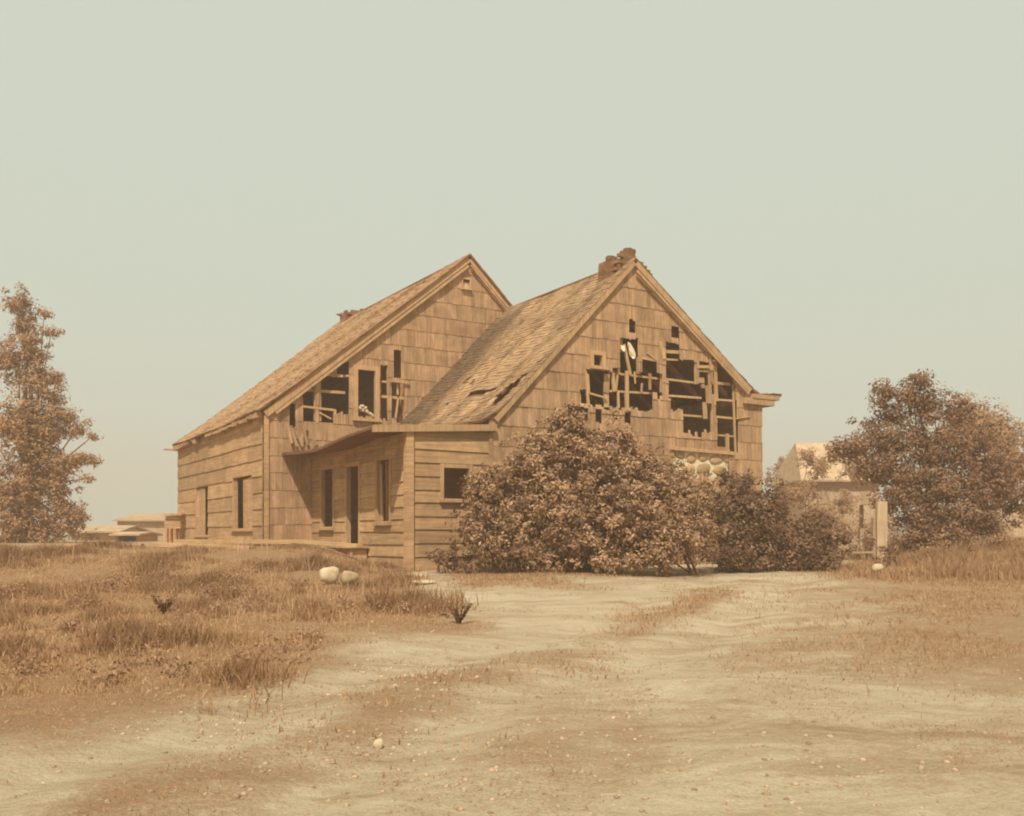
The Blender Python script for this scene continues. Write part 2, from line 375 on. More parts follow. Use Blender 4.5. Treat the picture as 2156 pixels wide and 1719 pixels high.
def clad(parent, FR, x0, x1, bands, top, holes, wmin, wmax, style, m, m_s, name, hidden=None, gap=.0035, cap=290, low=None, jag=True):
    cells = []
    for zb, zt in bands:
        bps = [x0]; x = x0
        while x < x1 - .05: x += R.uniform(wmin, wmax); bps.append(min(x, x1))
        he = [h for h in holes if h[1] < zt - .03 and h[3] > zb + .03]
        ex = sorted(set([q for h in he for q in (h[0], h[2]) if x0 < q < x1]))
        bps = sorted([b for b in bps if all(abs(b - e) > .06 for e in ex)] + ex)
        for a, b in zip(bps[:-1], bps[1:]):
            if b - a < .03: continue
            c = (a + b) / 2; iv = [(zb, zt, 0)]
            for h in he:
                if h[0] - .001 < c < h[2] + .001:
                    n = []
                    for p, q, fl in iv:
                        if h[1] >= q or h[3] <= p: n.append((p, q, fl)); continue
                        if h[1] - p > .05: n.append((p, h[1], 1))
                        if q - h[3] > .05: n.append((h[3], q, 2))
                    iv = n
            for p, q, fl in iv:
                if fl == 1 and jag: q += R.uniform(-.07, .05)
                if fl == 2 and jag: p += R.uniform(-.03, .03)
                if fl and jag and b - a > .12:
                    n_ = max(2, round((b - a) / .085)); w_ = (b - a) / n_
                    for i_ in range(n_):
                        q_ = q + (R.uniform(-.10, .07) if fl == 1 else 0); p_ = p + (R.uniform(-.03, .05) if fl == 2 and R.random() < .35 else 0)
                        cells.append((a + i_ * w_ + .004, a + (i_ + 1) * w_ - .004, p_, q_, fl, p, zt))
                else: cells.append((a + gap / 2, b - gap / 2, p + R.uniform(-.008, .008), q, fl, p, zt))
    objs = []
    for c in cells:
        a, b, p, q, fl, _, zt = c
        if low is not None and q < low((a + b) / 2): continue
        zl, zr = min(q, top(a)), min(q, top(b))
        if max(zl, zr) < p + .03: continue
        hid = hidden(a, b, p, q) if hidden else False
        objs.append((hid, -(b - a) * (q - p), c, zl, zr))
    objs.sort(key=lambda o: (o[0], o[1]))
    mb = MB()
    for i, (hid, _, (a, b, p, q, fl, _, zt), zl, zr) in enumerate(objs):
        cut = zl < q - 1e-4 or zr < q - 1e-4
        if hid or i >= cap:
            zl = max(zl, p + .01); zr = max(zr, p + .01); d = .04
            mb.hexa([(a, -.04, p), (b, -.04, p), (b, -.016, p), (a, -.016, p), (a, -.02, zl + (.02 if not cut else 0)), (b, -.02, zr + (.02 if not cut else 0)), (b, -.002, zr), (a, -.002, zl)])
        elif cut:
            zl = max(zl, p + .01); zr = max(zr, p + .01); s = MB()
            s.hexa([(a, -.038, p), (b, -.038, p), (b, -.016, p), (a, -.016, p), (a, -.02, zl), (b, -.02, zr), (b, -.002, zr), (a, -.002, zl)])
            s.build(name, m, parent, FR)
        else:
            st = 'jag' if (fl == 1 and style == 'shake') else style
            tw = Matrix.Rotation(R.gauss(0, .004 if style != 'shake' else .007), 4, 'Y')
            if fl == 1 and (b - a) < .35: tw = Matrix.Rotation(R.gauss(0, .02), 4, 'Y')
            link(name, unit(st, m), parent, FR @ Matrix.Translation((a, 0, p)) @ tw @ Matrix.Diagonal((b - a, 1, q - p, 1)))
    if mb.v: mb.build('backing_' + name if False else name, m_s, parent, FR, kind='stuff')
def bar(parent, name, FR, xa, za, xb, zb, wd, th, dep, m, style='board'):
    """a straight stick from (xa,za) to (xb,zb) on a wall frame, centre depth dep (positive inwards)"""
    L = math.hypot(xb - xa, zb - za); an = math.atan2(xb - xa, zb - za)
    Mx = FR @ Matrix.Translation((xa, dep, za)) @ Matrix.Rotation(an, 4, 'Y') @ Matrix.Translation((-wd / 2, 0, 0)) @ Matrix.Diagonal((wd, th, L, 1))
    return link(name, unit('board', m), parent, Mx)
def courses(z0, z1, h, j=.02):
    out = []; z = z0
    while z < z1: n = z + h + R.uniform(-j, j); out.append((z, n)); z = n
    return out
def roof_slope(parent, prof, s0, s1, m, sag, holes=(), expo=.13, name='roof', shade=None, jagged=.0, deck=.05):
    prof = [Vector((t, z)) for t, z in prof]; cum = [0]
    for a, b in zip(prof[:-1], prof[1:]): cum.append(cum[-1] + (b - a).length)
    L = cum[-1]
    def pt(a):
        a = max(0, min(L, a))
        for i in range(len(prof) - 1):
            if a <= cum[i + 1] or i == len(prof) - 2:
                f = (a - cum[i]) / (cum[i+1] - cum[i]); return prof[i].lerp(prof[i+1], f), (prof[i+1] - prof[i]).normalized()
    def P3(a, s, off):
        p, d = pt(a); n = Vector((-d.y, d.x)); n = n if n.y > 0 else -n
        return (p.x + n.x * off, s, p.y + n.y * off + sag(s, p.x))
    inh = lambda a, s: any(h[0] < s < h[1] and h[2] < a < h[3] for h in holes)
    inh = (lambda a, s, hs=holes: any(h(a, s) for h in hs))
    # deck boards
    na = int(L / .15); ns = int((s1 - s0) / .15); V_, F_ = [], []
    for i in range(na + 1):
        for k in range(ns + 1):
            V_.append(P3(L * i / na, s0 + (s1 - s0) * k / ns, -.03))
    for i in range(na):
        for k in range(ns):
            if inh(L * (i + .5) / na, s0 + (s1 - s0) * (k + .5) / ns): continue
            b = i * (ns + 1) + k; F_.append((b, b + 1, b + ns + 2, b + ns + 1))
    me = bpy.data.meshes.new(name); me.from_pydata(V_, [], F_); me.materials.append(M_CEIL)
    a2 = me.attributes.new('rnd', 'FLOAT', 'POINT'); a2.data.foreach_set('value', rng.random(len(V_)).astype('f'))
    o = link(name, me, parent, HM); sol = o.modifiers.new('s', 'SOLIDIFY'); sol.thickness = deck; sol.offset = 0
    mb = MB(); a = L + .04
    while a > .05:
        s = s0 - R.uniform(.0, .02); row = R.random()
        while s < s1:
            w_ = R.uniform(.10, .24); e = s + w_ - .006
            if e > s1 + .05: break
            if not inh(a - expo / 2, (s + e) / 2):
                lo = a + R.uniform(-.015, .015) + (R.uniform(-jagged, jagged) if a > L - .1 else 0); hi = max(0, a - expo - .03); lf = R.choice([.014, .016, .018, .026]); rv = None if shade is None else shade((s + e) / 2, a)
                c = [P3(lo, s, -.0), P3(lo, e, -.0), P3(hi, e, -.015), P3(hi, s, -.015), P3(lo, s, lf), P3(lo, e, lf), P3(hi, e, .006), P3(hi, s, .004)]
                mb.hexa(c, rv)
            s += w_
        a -= expo
    mb.build('roof_shingle', m, parent, HM, kind='stuff')
    return o

# ------------------------------------------------------------ FRONT HOUSE
S1 = sid(658, 1000, 0)[0]                                   # rear gable plane
tA, zA = gab(1333, 545, 0); tR, _ = gab(1604, 850, 0); tL, zL_ = gab(1032, 885, 0)
tl1, zl1 = gab(1190, 707, 0); tr1, zr1 = gab(1575, 815, 0)
front = empty('house', hw(4, 1, -.8), math.atan2(uy, ux))
tag(front, 'front half of the derelict farmhouse, gable torn open, chimney stub on its ridge', 'house')
slL = (zA - zl1) / (tA - tl1)
tfl, zfl = tL + .25, zA - slL * (tA - tL - .25)
zE = gab(785, 897, 0)[1]
profL = [(tA, zA), (tfl + .5, zfl + .5 * slL), (tfl, zfl + .06), (tfl - .5, (zfl + zE) / 2 - .04 + .05), (.9, zE + .12), (-.88, zE)]
slR = (zA - zr1) / (tr1 - tA)
ttip, ztip = gab(1640, 833, 0)
profR = [(tA, zA), (tr1 - .35, zr1 + .35 * slR), (tr1, zr1 - .0), (tr1 + .35, zr1 - .19), (ttip - .25, ztip + .02), (ttip, ztip + .01)]
# eave line sags towards the rear house
ev = [sid(*p, -.88) for p in (z1(1500, 1385), z1(1300, 1445), z1(1100, 1530), z1(830, 1580))]
def sagF(s, t):
    zz = np.interp(s, [e[0] for e in ev], [e[1] for e in ev]) - ev[0][1]
    wv = float(sst((2.4 - t) / 3.0))
    return zz * wv + (1 - wv) * (.03 * math.sin(s * 1.7 + t * .6) + .02 * math.sin(s * 3.9 + t * 1.3)) * (1 if t < tA - .3 else .5) * min(1, max(0, s)) + .06 * max(0, math.sin(math.pi * min(1, s / S1))) * -1
# slot torn in the roof beside the rake: between pixel readings
def roofpos(px, py):                                        # plane of the steep left slope
    a = (px - CX) / F; b = (HZ - py) / F
    # P + t u + s v = lam*(a,1), z = b*lam = zA - slL*(tA - t)
    A = np.array([[ux, vx, -a], [uy, vy, -1], [slL, 0, -b]]); rhs = np.array([-PX, -PY, slL * tA - zA]); return np.linalg.solve(A, rhs)
hp = [roofpos(*p)[:2] for p in (z2(765, 1425), z2(1075, 1140), z2(1040, 1140), z2(830, 1420))]
slopeL = math.hypot(1, slL)
def hole_main(a, s):
    t = tA - a / slopeL
    t0, t1 = hp[0][0] - .02, hp[1][0]
    if not (t0 < t < t1): return False
    f = (t - t0) / (t1 - t0); mid = .52 + .10 * math.sin(f * 5); w_ = .30 * math.sin(math.pi * (f ** .8)) ** .5
    return abs(s - mid) < w_
cr = [roofpos(*z2(625, 1312))[:2], roofpos(*z2(870, 1240))[:2]]
def hole_crack(a, s):
    t = tA - a / slopeL; f = (s - cr[1][1]) / (cr[0][1] - cr[1][1])
    return 0 < f < 1 and abs(t - (cr[1][0] + f * (cr[0][0] - cr[1][0]))) < .07
smallh = [roofpos(*z2(*p))[:2] for p in ((470, 1380), (380, 1350), (690, 1185), (620, 1190))]
def hole_small(a, s):
    t = tA - a / slopeL; return any(abs(t - q[0]) < .09 and abs(s - q[1]) < .09 for q in smallh)
def moss(s, a):                                            # moss and soot lie along the joint with the rear gable, bleached streaks run down the slope
    m = .62 + .5 * float(vnoise(s, a, .45, 3)) + .45 * float(vnoise(s * 3.0, a * .45, .6, 9)) + R.uniform(-.10, .10)
    k = float(sst((s - (S1 - 1.9 - .5 * float(vnoise(s, a, .8, 4)))) / .7)) * float(sst(a / 1.2))
    return max(0, min(1, m * (1 - k) + k * R.uniform(.0, .12)))
roof_slope(front, profL, -.10, S1 - .01, M_ROOF, sagF, (hole_main, hole_crack, hole_small), jagged=.06, shade=moss)
roof_slope(front, profR, -.10, S1 + 3, M_ROOF, lambda s, t: 0, jagged=.02, expo=.3)
FG = GABLE(0); FS = SIDE(0)
def roof_at(prof):
    P_ = sorted(prof); X_ = [p[0] for p in P_]; Z_ = [p[1] for p in P_]
    return lambda t: float(np.interp(t, X_, Z_))
topF = roof_at(profL[:-1] + [(-.88, zE)] + profR[1:])
def topFg(t): return topF(t) - .10
# --- holes read on the gable
def r3(x0, y0, x1, y1, Z=z3, S=0):
    a = Z(x0, (y0 + y1) / 2); b = Z(x1, (y0 + y1) / 2); c = Z((x0 + x1) / 2, y0); d = Z((x0 + x1) / 2, y1)
    return [gab(*a, S)[0], gab(*d, S)[1], gab(*b, S)[0], gab(*c, S)[1]]
HF = [r3(*q) for q in [(720, 590, 765, 685), (1025, 635, 1078, 722), (655, 720, 785, 975), (815, 870, 920, 1000), (985, 750, 1082, 880), (985, 875, 1205, 1040),
    (460, 842, 522, 920), (410, 952, 600, 1110), (600, 960, 960, 1110), (365, 1105, 890, 1215), (1005, 1030, 1262, 1160), (1020, 1150, 1262, 1225), (1110, 1220, 1262, 1400),
    (1262, 1040, 1330, 1390), (1225, 895, 1305, 1030), (1315, 825, 1370, 890), (1330, 890, 1470, 1050), (1325, 1050, 1485, 1170), (1345, 1165, 1495, 1290), (1355, 1290, 1505, 1540),
    (280, 1212, 425, 1300), (478, 1238, 522, 1330), (688, 1248, 732, 1330), (1040, 1530, 1440, 1720)]]
def pxof(t, s, z):
    p = hw(t, s, z); return CX + F * p.x / p.y, HZ - F * p.z / p.y
def bush_hid(a, b, p, q):
    X_, Y_ = pxof((a + b) / 2, 0, (p + q) / 2)
    lim = np.interp(X_, [940, 985, 1060, 1180, 1300, 1400, 1430, 1470, 1600], [1100, 1010, 930, 885, 920, 970, 1010, 1015, 1010]); return Y_ > lim
clad(front, FG, tL, tR, courses(-.75, zA, .47), topFg, HF, .10, .24, 'shake', M_SHAKE, M_SHAKE_S, 'shingle', hidden=bush_hid)
# lean-to end wall with its window
def r5(x0, y0, x1, y1): return r3(x0, y0, x1, y1, z5)
wS = r5(428, 640, 640, 900)
clad(front, FG, .10, tL - .03, courses(-.78, 2.4, .30, .01), lambda t: 2.42, [wS], 1.1, 2.4, 'clap', M_CLAP, M_SHAKE_S, 'clapboard', jag=False)
bar(front, 'corner_post', FG, -.02, -.80, -.02, zE - .06, .18, .16, -.01, M_CLAP)
bar(front, 'corner_board', FG, tL - .01, -.80, tL - .01, zfl - .25, .10, .05, -.03, M_CLAP)
def frame(parent, FR, r, wd, m=M_TRIM, dep=-.05, sill=True, right=True, name='window'):
    b = MB(); x0, za, x1, zb = r
    b.box(x0 - wd, x0, dep, dep + .12, za - wd * .2, zb + wd)
    if right: b.box(x1, x1 + wd, dep, dep + .12, za - wd * .2, zb + wd)
    b.box(x0 + .001, x1 - .001, dep + .004, dep + .116, zb, zb + wd * .98)
    if sill: b.box(x0 - wd * 1.3, x1 + wd * 1.3, dep - .07, dep + .10, za - wd * .9, za - wd * .22)
    return b.build(name, m, parent, FR)
frame(front, FG, wS, .09, name='window_frame')
# beam under the flat front edge of the roof
bar(front, 'beam', FG, -.90, zE - .07, tL + .1, gab(1025, 901, 0)[1], .15, .14, -.08, M_TRIM)
# gable trim boards following the rakes
def rake(parent, FR, pts, wd, dep, m, th=.05, name='rake_board', down=.0):
    for (xa, za), (xb, zb) in zip(pts[:-1], pts[1:]):
        bar(parent, name, FR, xa, za - down, xb, zb - down, wd, th, dep, m)
rake(front, FG, [(tfl - .15, zfl - .15 * slL - .10), (tA - .03, zA - .13)], .12, -.085, M_TRIM)
rake(front, FG, [(tA + .03, zA - .14), (tr1, zr1 - .12)], .15, -.085, M_TRIM)
rake(front, FG, [(tA + .03, zA - .34), (tr1 - .1, zr1 - .22)], .07, -.115, M_TRIM)
# boxed cornice at the right eave
cb = MB()
cb.box(tr1 + .05, ttip - .12, -.14, 5, ztip - .17, ztip - .05); cb.box(tr1 - .25, ttip - .3, -.12, 5, ztip - .34, ztip - .172)
cb.build('cornice', M_TRIM_S, front, FG)
# members
def m3(Z, S, x0, y0, x1, y1, w_, dep, m, name, par, FR, th=.05):
    a = gab(*Z(x0, y0), S); b = gab(*Z(x1, y1), S); Y = PY + a[0] * uy + S * vy
    k = .40712 if Z is z3 else .4072
    return bar(par, name, FR, a[0], a[1], b[0], b[1], w_ * k * K * Y / F * (1.12 if abs(x1 - x0) < abs(y1 - y0) else 1), th, dep, m)
for q in [(942, 745, 972, 870, 28, -.03), (975, 1110, 978, 850, 42, .05), (802, 975, 800, 855, 25, .06), (705, 1240, 702, 955, 23, -.03), (738, 982, 690, 760, 20, .03), (660, 975, 640, 760, 17, .05),
          (627, 1100, 614, 955, 24, .06), (658, 1220, 654, 1095, 13, .06), (427, 1205, 405, 955, 16, -.02), (570, 1215, 568, 1110, 38, .06), (1209, 1050, 1204, 770, 18, .02), (1363, 1170, 1352, 890, 26, .06),
          (1316, 1060, 1310, 900, 26, .04), (1342, 1530, 1334, 1120, 36, .05), (1440, 1530, 1437, 1405, 24, .04), (378, 1210, 372, 1105, 14, .05), (1500, 1545, 1482, 1050, 10, .05)]:
    m3(z3, 0, *q[:5], q[5], M_STUD, 'stud', front, FG)
for q in [(640, 700, 785, 708, 18, .10), (980, 812, 1085, 818, 24, .03), (980, 866, 1090, 872, 14, .08), (812, 862, 915, 882, 16, -.03), (590, 962, 965, 1008, 15, .10), (1000, 1008, 1215, 1036, 15, .10),
          (585, 1094, 900, 1112, 15, .10), (1015, 1128, 1265, 1146, 15, .10), (425, 1112, 560, 1150, 14, -.01), (1108, 1268, 1266, 1280, 15, .10), (1342, 1278, 1498, 1294, 15, .10),
          (1358, 1412, 1506, 1424, 12, .10), (1325, 1034, 1470, 1046, 20, .10), (1335, 1154, 1486, 1166, 14, .10), (1210, 924, 1322, 926, 20, -.02), (1215, 952, 1325, 956, 12, .02), (1315, 880, 1425, 892, 18, .0),
          (1480, 1300, 1585, 1280, 6, -.06), (845, 825, 905, 875, 10, -.05)]:
    m3(z3, 0, *q[:5], q[5], M_STUD, 'batten', front, FG, .03)
for q in [(562, 1110, 568, 975, 44, .02), (1268, 1300, 1262, 1180, 36, -.03), (1292, 1190, 1285, 1060, 52, -.05), (1250, 1080, 1246, 1050, 30, -.04), (1303, 950, 1298, 780, 16, -.04)]:
    m3(z3, 0, *q[:5], q[5], M_SHAKE, 'hanging_shingle', front, FG, .02)
for k in range(9):                                         # loose slats and laths dangling in the torn opening
    hx = R.choice([HF[2], HF[7], HF[8], HF[8], HF[9], HF[9], HF[17], HF[18], HF[19], HF[12]]); xx_ = R.uniform(hx[0] + .05, hx[2] - .05); l_ = R.uniform(.25, .75) * (hx[3] - hx[1]) + .1; an = R.gauss(0, .10)
    top_ = R.random() < .6; z0_ = hx[3] - l_ if top_ else hx[1]
    bar(front, 'loose_slat', FG, xx_ + an * l_, z0_, xx_, z0_ + l_, R.uniform(.035, .09), .02, R.uniform(.0, .10), R.choice([M_STUD, M_SHAKE]))
frame(front, FG, HF[6], .10, M_TRIM, -.07, name='window_frame')
# stone panel showing below the torn boards
sp = HF[-1]; spn = MB(); spn.box(sp[0] - .02, sp[2] + .02, .03, .30, sp[1] - .6, sp[3] - .01); spn.build('mortar', M_MORTAR, front, FG)
bar(front, 'ledge_board', FG, sp[0] - .15, sp[3] + .02, sp[2] + .15, sp[3] - .02, .09, .10, -.03, M_TRIM)
def stone_mesh(seed, sub=1, rough=.22):
    import bmesh
    bm = bmesh.new(); bmesh.ops.create_icosphere(bm, subdivisions=sub, radius=1); r_ = random.Random(seed)
    for v_ in bm.verts: v_.co *= 1 + r_.uniform(-rough, rough)
    me = bpy.data.meshes.new('stone'); bm.to_mesh(me); bm.free()
    a2 = me.attributes.new('rnd', 'FLOAT', 'POINT'); a2.data.foreach_set('value', np.full(len(me.vertices), r_.random(), 'f')); me.shade_smooth(); return me
STM = []
for i in range(6): me = stone_mesh(i, 2, .1); me.materials.append(M_STONE); STM.append(me)
zc_ = sp[3] - .17; row = 0
while zc_ > sp[1] - .5:
    x = sp[0] + .10 + (.2 if row % 2 else 0)
    while x < sp[2] - .08:
        w_ = R.uniform(.34, .60); link('stone', R.choice(STM), front, FG @ Matrix.Translation((x + w_ / 2 - .05, .03, zc_ + R.uniform(-.07, .07))) @ Matrix.Rotation(R.uniform(-.5, .5), 4, 'Y') @ Matrix.Diagonal((w_ * R.uniform(.42, .6), .05, R.uniform(.11, .19), 1))); x += w_ + .03
    zc_ -= .33; row += 1
# side wall under the porch
def rs(Z, x0, y0, x1, y1, T):
    a = Z(x0, (y0 + y1) / 2); b = Z(x1, (y0 + y1) / 2); c = Z((x0 + x1) / 2, y0); d = Z((x0 + x1) / 2, y1)
    return [-sid(*a, T)[0], sid(*d, T)[1], -sid(*b, T)[0], sid(*c, T)[1]]
h1 = rs(z4, 1305, 495, 1400, 970, 0); h2 = rs(z4, 1515, 470, 1612, 1100, 0); h3 = rs(z4, 1765, 415, 1865, 925, 0)
clad(front, FS, -S1 + .06, -.10, courses(-.78, 2.35, .285, .012), lambda x: 2.30, [h1, h2, h3], 1.2, 2.6, 'clap', M_CLAP, M_SHAKE_S, 'clapboard', jag=False)
frame(front, FS, h1, .09, name='window_frame'); frame(front, FS, h2, .10, sill=False, name='door_frame'); frame(front, FS, h3, .10, name='window_frame')
bar(front, 'shutter', FS, h3[0] + .08, h3[1], h3[0] + .02, h3[3] - .1, .13, .03, .05, M_TRIM)
# inside, unseen back walls, floor
ib = MB(); ib.box(.12, tR - .1, .2, S1 - .1, -.32, -.22); ib.build('floor', M_DARKW, front, HM)
ib = MB(); ib.box(tR - .06, tR + .02, .06, S1 + 3, -.8, topF(tR) - .09); ib.build('wall', M_CLAP, front, HM)
ib = MB(); _pp = [(.15, -.8), (tR - .1, -.8), (tR - .1, zr1 - .45), (tr1 - .1, zr1 - .15), (tA, zA - .3), (2.9, zA - slL * (tA - 2.9) - .2), (2.3, 2.35), (.15, 2.25)]
for dd_ in (S1 - .07, S1 - .04): ib.v += [(a, dd_, b) for a, b in _pp]
ib.r = [.5] * 16; ib.f = [tuple(range(8)), tuple(range(15, 7, -1))] + [(i, 8 + i, 8 + (i + 1) % 8, (i + 1) % 8) for i in range(8)]
ib.build('inner_wall', M_DARKW, front, HM)
ib = MB(); ib.box(.15, 3.2, 1.6, 1.66, -.3, 2.3); ib.build('added_light_screen', M_DARKW, front, HM)  # added panel, keeps a sunlit patch from showing through the end wall window
for k in range(5):
    b = MB(); s_ = .9 + k * 1.25; b.box(2.2, tR - .2, s_, s_ + .14, 2.35, 2.53); b.build('joist', M_DARKW, front, HM)
for k in range(6):
    b = MB(); s_ = .5 + k * 1.1
    for sg, tt, zz in ((-1, tfl + .3, zfl + .3 * slL - .25), (1, tr1 - .3, zr1 - .1)):
        b.hexa([(tt, s_, zz), (tt, s_ + .1, zz), (tt + .01, s_ + .1, zz - .14), (tt + .01, s_, zz - .14), (tA, s_, zA - .16), (tA, s_ + .1, zA - .16), (tA, s_ + .1, zA - .30), (tA, s_, zA - .30)])
    b.build('rafter', M_DARKW, front, HM)
# crumbling chimney of bricks
BRM = []
for i in range(5):
    b = MB(); b.box(-.5, .5, -.5, .5, -.5, .5, .05); BRM.append(b.mesh('brick', M_BRICK))
def chimney(parent, t0, t1, s0, s1, z0, topf, bl=.23, bh=.085, bd=.11):
    z = z0; row = 0; n = 0
    while z < topf(t0, s0) + 1:
        off = (row % 2) * bl / 2
        for (ax, c, lo, hi) in ((0, s0, t0, t1), (0, s1, t0, t1), (1, t0, s0, s1), (1, t1, s0, s1)):
            x = lo + (off if off else 0)
            while x < hi - .04:
                e = min(x + bl, hi); t_, s_ = ((x + e) / 2, c) if ax == 0 else (c, (x + e) / 2)
                if z < topf(t_, s_) + R.uniform(-.05, .05):
                    rz = 0 if ax == 0 else math.pi / 2
                    link('brick', R.choice(BRM), parent, HM @ Matrix.Translation((t_ + R.uniform(-.01, .01), s_ + R.uniform(-.01, .01), z)) @ Matrix.Rotation(rz + R.gauss(0, .02), 4, 'Z') @ Matrix.Diagonal((e - x + .0, bd, bh - .004, 1))); n += 1
                x = e
        z += bh; row += 1
        if z > z0 + 2.5: break
ztop = gab(1300, 528, .5)[1]
ch = MB(); ch.box(6.0, 6.9, .3, .95, 5.6, zA - .15); ch.build('flue', M_BRICK, front, HM)
chimney(front, 6.0, 6.52, .24, 1.02, 6.35, lambda t, s: ztop - .22 + .24 * float(sst((t - 6.02) / .3)) - .06 * (s > .8))
chimney(front, 6.60, 7.16, .30, .95, 6.25, lambda t, s: zA + .10 - .9 * max(0, t - 6.74))

# ------------------------------------------------------------ REAR HOUSE
rear = empty('house', hw(5, S1 + 5, -.4), math.atan2(uy, ux))
tag(rear, 'rear half of the derelict farmhouse with long plain roof, taller gable and clapboard side wall', 'house')
T0 = gab(555, 1000, S1)[0]; tB, zB = gab(985, 537, S1); zW = gab(557, 856, S1)[1]
SF = sid(376, 1000, T0)[0]; tBR = tB + (tB - T0)
slB = (zB - zW) / (tB - T0); tq, zq = gab(1075, 648, S1); slBR = (zB - zq) / (tq - tB)
zFar = sid(372, 936, T0 - .1)[1]
profBL = [(tB, zB), (tB - 3, zB - 3 * slB - .02), (T0 + .9, zW + .9 * slB - .03), (T0 - .22, zW - .14)]
profBR = [(tB, zB), (tBR, zB - slBR * (tBR - tB))]
def sagR(s, t): 
    f = (s - S1) / (SF - S1); return -.05 * math.sin(math.pi * min(1, max(0, f))) + (zFar - zW + .12) * f * float(sst((tB - t) / 6)) + .015 * math.sin(s * 1.3 + t)
roof_slope(rear, profBL, S1 - .16, SF + .1, M_ROOFB, sagR, (), jagged=.07, expo=.15)
roof_slope(rear, profBR, S1 - .16, SF + .1, M_ROOFB, lambda s, t: 0, expo=.3)
RG = GABLE(S1); RS = SIDE(T0)
topRr = roof_at(profBL[:-1] + [(T0 - .22, zW - .14)] + profBR[1:])
def r1(*q): return r3(*q, z1, S1)
HR = [r1(*q) for q in [(1245, 890, 1332, 985), (1120, 995, 1330, 1240), (1002, 990, 1090, 1310), (1115, 1230, 1218, 1335), (862, 1110, 922, 1192), (905, 1190, 948, 1340), (1395, 950, 1520, 1290),
    (1560, 915, 1610, 1305), (1655, 808, 1707, 1005), (1640, 1045, 1730, 1300)]]
vent = r3(590, 345, 648, 425, z2, S1); HR.append(vent)
def lowR(t): return -9 if t < .2 else topF(min(t, tR)) - .75 if t < tR else -9
def hidR(a, b, p, q):
    t = (a + b) / 2; return q < topF(t) + .02 if t > 0 else False
clad(rear, RG, T0 + .02, 7.2, courses(-.62, zB, .475), lambda t: topRr(t) - .10, HR, .10, .26, 'shake', M_SHAKE, M_SHAKE_S, 'shingle', hidden=hidR, low=lambda t: (topF(t) - 1.0) if .2 < t < tR else -9)
for q in [(1112, 1315, 1108, 975, 48, .05), (1628, 1300, 1622, 915, 26, .03), (1686, 1125, 1684, 1045, 12, .02), (1672, 1295, 1690, 1150, 11, .02), (960, 1300, 955, 1130, 22, .0), (1235, 1340, 1232, 1230, 20, .02)]:
    m3(z1, S1, *q[:5], q[5], M_STUD, 'stud', rear, RG)
for q in [(1000, 1086, 1315, 1108, 20, .09), (1000, 1210, 1222, 1236, 16, -.02), (1232, 984, 1335, 990, 17, .09), (1556, 1026, 1614, 1030, 13, .08), (1556, 1134, 1745, 1150, 20, .06), (1120, 1255, 1205, 1300, 10, -.02)]:
    m3(z1, S1, *q[:5], q[5], M_STUD, 'batten', rear, RG, .03)
m3(z1, S1, 1618, 1028, 1758, 1042, 15, -.08, M_SHAKE, 'loose_board', rear, RG, .03)
frame(rear, RG, HR[6], .13, M_TRIM, -.06, name='window_frame')
frame(rear, RG, vent, .05, M_TRIM, -.05, name='vent_frame'); vb = MB(); vb.box(vent[0] + .03, vent[2], .02, .04, vent[1], vent[3] - .08); vb.build('vent_board', M_PALEW, rear, RG)
for (xa, ya, xb, yb, w_) in [(905, 1480, 870, 1330, 20), (945, 1500, 905, 1370, 18), (985, 1500, 930, 1360, 22), (1020, 1490, 985, 1340, 16), (1040, 1495, 1085, 1440, 16), (975, 1470, 1010, 1330, 14)]:
    m3(z1, S1, xa, ya, xb, yb, w_, -.12 - R.uniform(0, .1), M_SHAKE, 'loose_shingle', rear, RG, .02)
bar(rear, 'corner_board', RG, T0 + .06, -.7, T0 + .06, zW - .25, .13, .04, -.05, M_CLAP)
rake(rear, RG, [(T0 + .02, zW - .22), (tB - 3, zB - 3 * slB - .17), (tB - .02, zB - .15)], .19, -.09, M_TRIM)
rake(rear, RG, [(T0 + .3, zW + .3 * slB - .42), (tB - .05, zB - .38)], .07, -.12, M_TRIM)
rake(rear, RG, [(tB + .02, zB - .14), (tB + 2.2, zB - .14 - 2.2 * slBR)], .14, -.09, M_TRIM)
rake(rear, RG, [(tB + .04, zB - .34), (tB + 2.2, zB - .34 - 2.2 * slBR)], .06, -.12, M_SHAKE)
# long left wall
def rl(*q): return rs(z4, *q, T0)
g1 = rl(272, 640, 370, 1035); g2 = rl(578, 555, 735, 985)
HL = [g1, g2, rl(505, 980, 640, 1040)]
clad(rear, RS, -SF, -S1 - .03, courses(-.62, 3.5, .455, .015), lambda x: 3.36 + (x + S1) * .012, [g1, g2], 1.6, 4.2, 'clap', M_CLAP, M_SHAKE_S, 'clapboard', jag=False)
for g, fr, nb in ((g1, .70, 3), (g2, .62, 3)):
    frame(rear, RS, g, .08, name='window_frame', dep=-.035, right=False)
